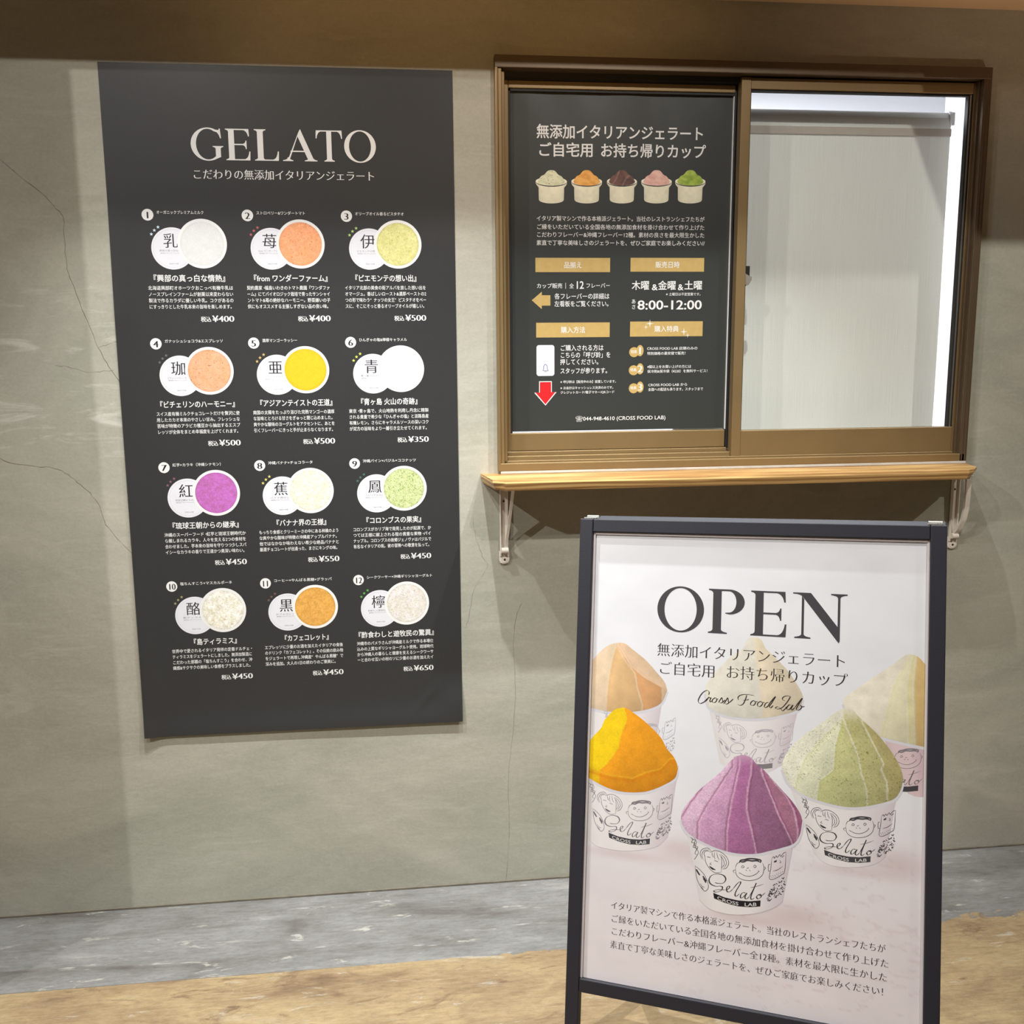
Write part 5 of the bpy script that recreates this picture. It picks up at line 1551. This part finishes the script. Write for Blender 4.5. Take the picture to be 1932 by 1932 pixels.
def cup(key, z, grain, ink, barink, bar, label, shade=(1, 1, 1)):
    A = ART[key]
    # paper cup
    Lp, Rp, Bp = np.array(A['cupL']), np.array(A['cupR']), catmull(A['cupbot'], 8)
    y0, y1 = max(Lp[0, 1], 0), Bp[:, 1].max()
    yl = np.linspace(0, 1, 40)
    gt = ip(A['bot'])
    xl0, xr0 = A['bot'][0][0], A['bot'][-1][0]
    u, v = np.meshgrid(np.linspace(0, 1, 60), yl)
    ys = np.concatenate([Lp[:, 1]])
    # rows follow the curve of the rim at the top and of the base at the bottom
    xb = Bp[0, 0] + (Bp[-1, 0] - Bp[0, 0]) * u
    yb = np.interp(xb, Bp[:, 0], Bp[:, 1])
    xt = Lp[0, 0] + (Rp[0, 0] - Lp[0, 0]) * u
    yt = gt(xt) - 6
    X = xt + (xb - xt) * v
    Y = yt + (yb - yt) * v
    X = np.clip(X, 0, mm)
    f = fbm(X / 22, Y / 22, 17, 3)
    sh = 1 - .11 * np.clip((u - .55) / .45, 0, 1) ** 1.5 - .05 * np.clip((.18 - u) / .18, 0, 1) + (f - .5) * .03
    RGB = np.array((238, 233, 235)) * sh[..., None]
    RGB[..., 1] -= 6 * np.clip((u - .6) / .4, 0, 1)
    if key == 'lemon':
        RGB = RGB * np.array((.94, .86, .87))
    cupo = ink_grid('gelato_cup_picture', X, Y, RGB, M['picture'], poster, z)
    # rim
    p = Print()
    bt = smooth_outline(A['bot'], 6)
    off = bt + np.array([0, 2.2])
    p.ribbon([tuple(q) for q in off], 5.2, 2, xlim=(-.1, mm + .1), taper=False)
    p.build('cup_rim', M['lid_white'], cupo, z + .03)
    # drawings and lettering
    if bar:
        fn, s = tx(bar, key)
        p = Print()
        for st in ART['doodle']['line']:
            p.ribbon([tuple(fn(q)) for q in st], 0.75 * s + .15, 5, xlim=(1, mm - 1))
        for st in ART['doodle']['fat']:
            p.ribbon([tuple(fn(q)) for q in st], 2.6 * s, 4, xlim=(1, mm - 1))
        h = [np.array(q) for q in ART['doodle']['hatch']]
        rr_ = random.Random(3)
        for _ in range(70):
            a, b = rr_.random(), rr_.random()
            q = h[0] * (1 - a) * (1 - b) + h[1] * a * (1 - b) + h[2] * a * b + h[3] * (1 - a) * b
            an = rr_.choice((.6, 2.3)) + rr_.uniform(-.3, .3)
            d = np.array([math.cos(an), math.sin(an)]) * rr_.uniform(1.0, 2.2)
            p.ribbon([tuple(fn(q - d)), tuple(fn(q + d))], rr_.uniform(.8, 1.5) * s, 2, xlim=(1, mm - 1))
        for q in ART['doodle']['dots']:
            qq = fn(q)
            if 1 < qq[0] < mm - 1:
                p.ell(qq[0], qq[1], .6 * s, .6 * s, 8)
        p.build('cup_drawing', ink, cupo, z + .05)
        p = Print()
        for st in ART['doodle']['script']:
            p.ribbon([tuple(fn(q)) for q in st], 2.5 * s, 7, pen=1.15, wmin=.7 * s, xlim=(1, mm - 1))
        p.build('script_lettering', ink, cupo, z + .05)
        bp_ = np.array([fn(q) for q in ART['doodle']['bar']])
        p = Print()
        top_, bot_ = bp_[:5], bp_[5:][::-1]
        kx = np.linspace(0, 1, 24)
        tt = np.stack([np.interp(kx, np.linspace(0, 1, 5), top_[:, i]) for i in (0, 1)], 1)
        bb = np.stack([np.interp(kx, np.linspace(0, 1, 5), bot_[:, i]) for i in (0, 1)], 1)
        tt[:, 0] = np.clip(tt[:, 0], 0, mm)
        bb[:, 0] = np.clip(bb[:, 0], 0, mm)
        p.raw(np.vstack([tt, bb]), [(i, i + 1, 24 + i + 1, 24 + i) for i in range(23)])
        p.build('name_band', barink, cupo, z + .05)
        if key in ('purple', 'mango', 'green'):
            md = (tt + bb) / 2

            def warp(q):
                return np.stack([q[:, 0], q[:, 1] + np.interp(q[:, 0], md[:, 0], md[:, 1])], 1)
            p = Print()
            xa, xb_ = md[0, 0], md[-1, 0]
            w_ = xb_ - xa
            p.text('CROSS', xa + .075 * w_, xa + .54 * w_, .6, 8.2 * s, 'bold', warp)
            p.text('LAB', xa + .66 * w_, xa + .92 * w_, .6, 8.2 * s, 'bold', warp)
            p.build('band_lettering', M['white_ink'], cupo, z + .08)
    # heap of gelato
    tp = smooth_outline(A['top'], 6)
    bt = smooth_outline(A['bot'], 6)
    xl, xr = max(0, tp[:, 0].min()), min(mm, tp[:, 0].max())
    ti = np.argsort(tp[:, 0]); bi = np.argsort(bt[:, 0])
    nX = int((xr - xl) / 0.75) + 2
    tcol = (1 - np.cos(np.linspace(0, math.pi, nX))) / 2
    xcol = xl + (xr - xl) * (0.6 * tcol + 0.4 * np.linspace(0, 1, nX))
    yt = np.interp(xcol, tp[ti, 0], tp[ti, 1]); yb = np.interp(xcol, bt[bi, 0], bt[bi, 1])
    nY = int((yb - yt).max() / 0.75) + 2
    v = np.linspace(0, 1, nY)[:, None]
    X = np.repeat(xcol[None], nY, 0)
    Y = yt[None] * (1 - v) + yb[None] * v
    wob = (fbm(X / 7, Y / 7, 5, 3) - .5) * 3.2 + (fbm(X / 2, Y / 2, 8, 2) - .5) * 1.2
    rx = []
    for r in A['ridges']:
        r = np.array(r)
        o = np.argsort(r[:, 1])
        r = r[o]
        slope0 = (r[1, 0] - r[0, 0]) / max(.5, r[1, 1] - r[0, 1])
        xx = np.interp(Y, r[:, 1], r[:, 0])
        rx.append(xx + wob * .6)
    RGB = np.zeros(X.shape + (3,))
    cols = [np.array(c, float) for c in A['cols']]
    RGB[:] = cols[0]
    for xx, c0, c1 in zip(rx, cols[:-1], cols[1:]):
        t = np.clip((X - xx) / 1.6 + .5, 0, 1)[..., None]
        # colour drifts a little across each blade of gelato
        dr = np.clip((X - xx) / 60, 0, 1)[..., None]
        RGB = RGB * (1 - t) + (c1 * (1 + .05 - .10 * dr)) * t
    for i, xx in enumerate(rx):
        wdt = 1.3 + .8 * fbm(Y / 12, X * 0 + i, 3, 2)
        side = -1 if key == 'purple' and i < 3 else 1
        hi = np.exp(-((X - xx) / wdt) ** 2)[..., None] * (.75 if key != 'mango' else .15)
        lo = np.exp(-((X - xx - side * 2.6) / (wdt * 1.2)) ** 2)[..., None] * (.55 if key == 'purple' else .25)
        RGB = RGB * (1 - lo) + np.array(A['ridge_lo']) * lo
        RGB = RGB * (1 - hi) + np.array(A['ridge_hi']) * hi
    if 'fold' in A:
        fo = np.array(A['fold'])
        yy = np.interp(X, fo[:, 0], fo[:, 1]) + wob * .5
        hi = np.exp(-((Y - yy) / 1.6) ** 2)[..., None] * .7
        lo = np.exp(-((Y - yy - 5) / 3.5) ** 2)[..., None] * .5
        RGB = RGB * (1 - lo) + np.array((224, 128, 14)) * lo
        RGB = RGB * (1 - hi) + np.array((246, 184, 40)) * hi
        dk = np.clip((Y - yy) / 25, 0, 1)[..., None] * .35
        RGB = RGB * (1 - dk) + np.array((228, 136, 18)) * dk
    sN = (X - X.min()) / (X.max() - X.min())
    RGB = RGB * (1.04 - {'purple': .04, 'mango': .05}.get(key, .10) * sN - .09 * v ** 3 - .05 * np.clip(sN - .8, 0, 1) * 5 * v)[..., None]
    g1 = fbm(X / 1.5, Y / 1.5, 31, 2) - .5
    g2 = fbm(X / 14, Y / 14, 41, 3) - .5
    RGB = RGB * (1 + grain * g1[..., None] + .12 * g2[..., None])
    if key == 'green':
        sp = np.clip((fbm(X / 1.9, Y / 1.9, 77, 2) - .73) * 10, 0, 1)[..., None] * np.clip(fbm(X / 30, Y / 30, 2) * 2 - .3, 0, 1)[..., None]
        RGB = RGB * (1 - sp) + np.array((120, 124, 52)) * sp
        cap = np.clip((Y - Y.min()) / 24, 0, 1)[..., None]
        RGB = np.array((232, 228, 212)) * (1 - cap) + RGB * cap
    if key == 'purple':
        cap = np.clip((Y - Y.min()) / 18, 0, 1)[..., None]
        RGB = np.array((204, 160, 192)) * (1 - cap) + RGB * cap
    if key in ('peach', 'cream', 'lemon'):
        RGB = RGB * .92 + np.array((232, 226, 220)) * .08
    ink_grid('gelato_picture', X, Y, RGB, M['picture'], cupo, z + .06)
    tag(cupo, label)
    return cupo


SOFT = M['soft_ink']
cup('cream', 0.04, .05, SOFT, M['mid_ink'], ART['bars']['cream'], 'pale cream gelato in the blurred middle cup at the back')
cup('peach', 0.04, .05, SOFT, M['mid_ink'], [(62, 396), (128, 396)], 'peach brown gelato in the blurred cup at the back left')
cup('lemon', 0.04, .05, M['mid_ink'], M['grey_ink'], [(494, 399), (562, 399)], 'pale yellow gelato in the cup cut by the right edge')
cup('mango', 0.14, .10, M['mid_ink'], M['grey_ink'], ART['bars']['mango'], 'bright orange mango gelato in the left cup')
cup('green', 0.14, .14, M['grey_ink'], M['grey_ink'], ART['bars']['green'], 'pale green pistachio gelato in the right cup')
cup('purple', 0.26, .24, M['grey_ink'], M['black_ink'], ART['bars']['purple'], 'purple gelato with knife ridges in the front cup')

p = Print()
for ch, x0, x1 in (('O', 122.5, 206.2), ('P', 214.0, 276.7), ('E', 287.5, 348.0), ('N', 358.0, 447.0)):
    put_capital(p, ch, x0, x1, 94.8, 172.6)
p.build('headline_lettering', M['grey_ink'], poster, 0.14)
p = Print()
p.text('無添加イタリアンジェラート', 123.5, 448.5, 207.2, 25.5, 'mincho')
p.text('ご自宅用', 126.5, 230, 239.5, 25.5, 'mincho')
p.text('お持ち帰りカップ', 246, 450, 238.5, 25.5, 'mincho')
p.build('subtitle_lettering', M['dark_ink'], poster, 0.14)
p = Print()
for st in ART['cfl']:
    p.ribbon(st, 1.9, 8, pen=2.0, wmin=.55)
p.build('script_lettering', M['dark_ink'], poster, 0.14)
p = Print()
for s, x0, x1, yy in (('イタリア製マシンで作る本格派ジェラート。当社のレストランシェフたちが', 52.0, 517, 669.0), ('ご縁をいただいている全国各地の無添加食材を掛け合わせて作り上げた', 52.8, 522.5, 692.2),
                      ('こだわりフレーバー&沖縄フレーバー全12種。素材を最大限に生かした', 53.4, 520.5, 714.5), ('素直で丁寧な美味しさのジェラートを、ぜひご家庭でお楽しみください！', 52.8, 523.5, 738.0)):
    p.text(s, x0, x1, yy, 15.0, 'mincho')
p.build('body_lettering', M['dark_ink'], poster, 0.14)
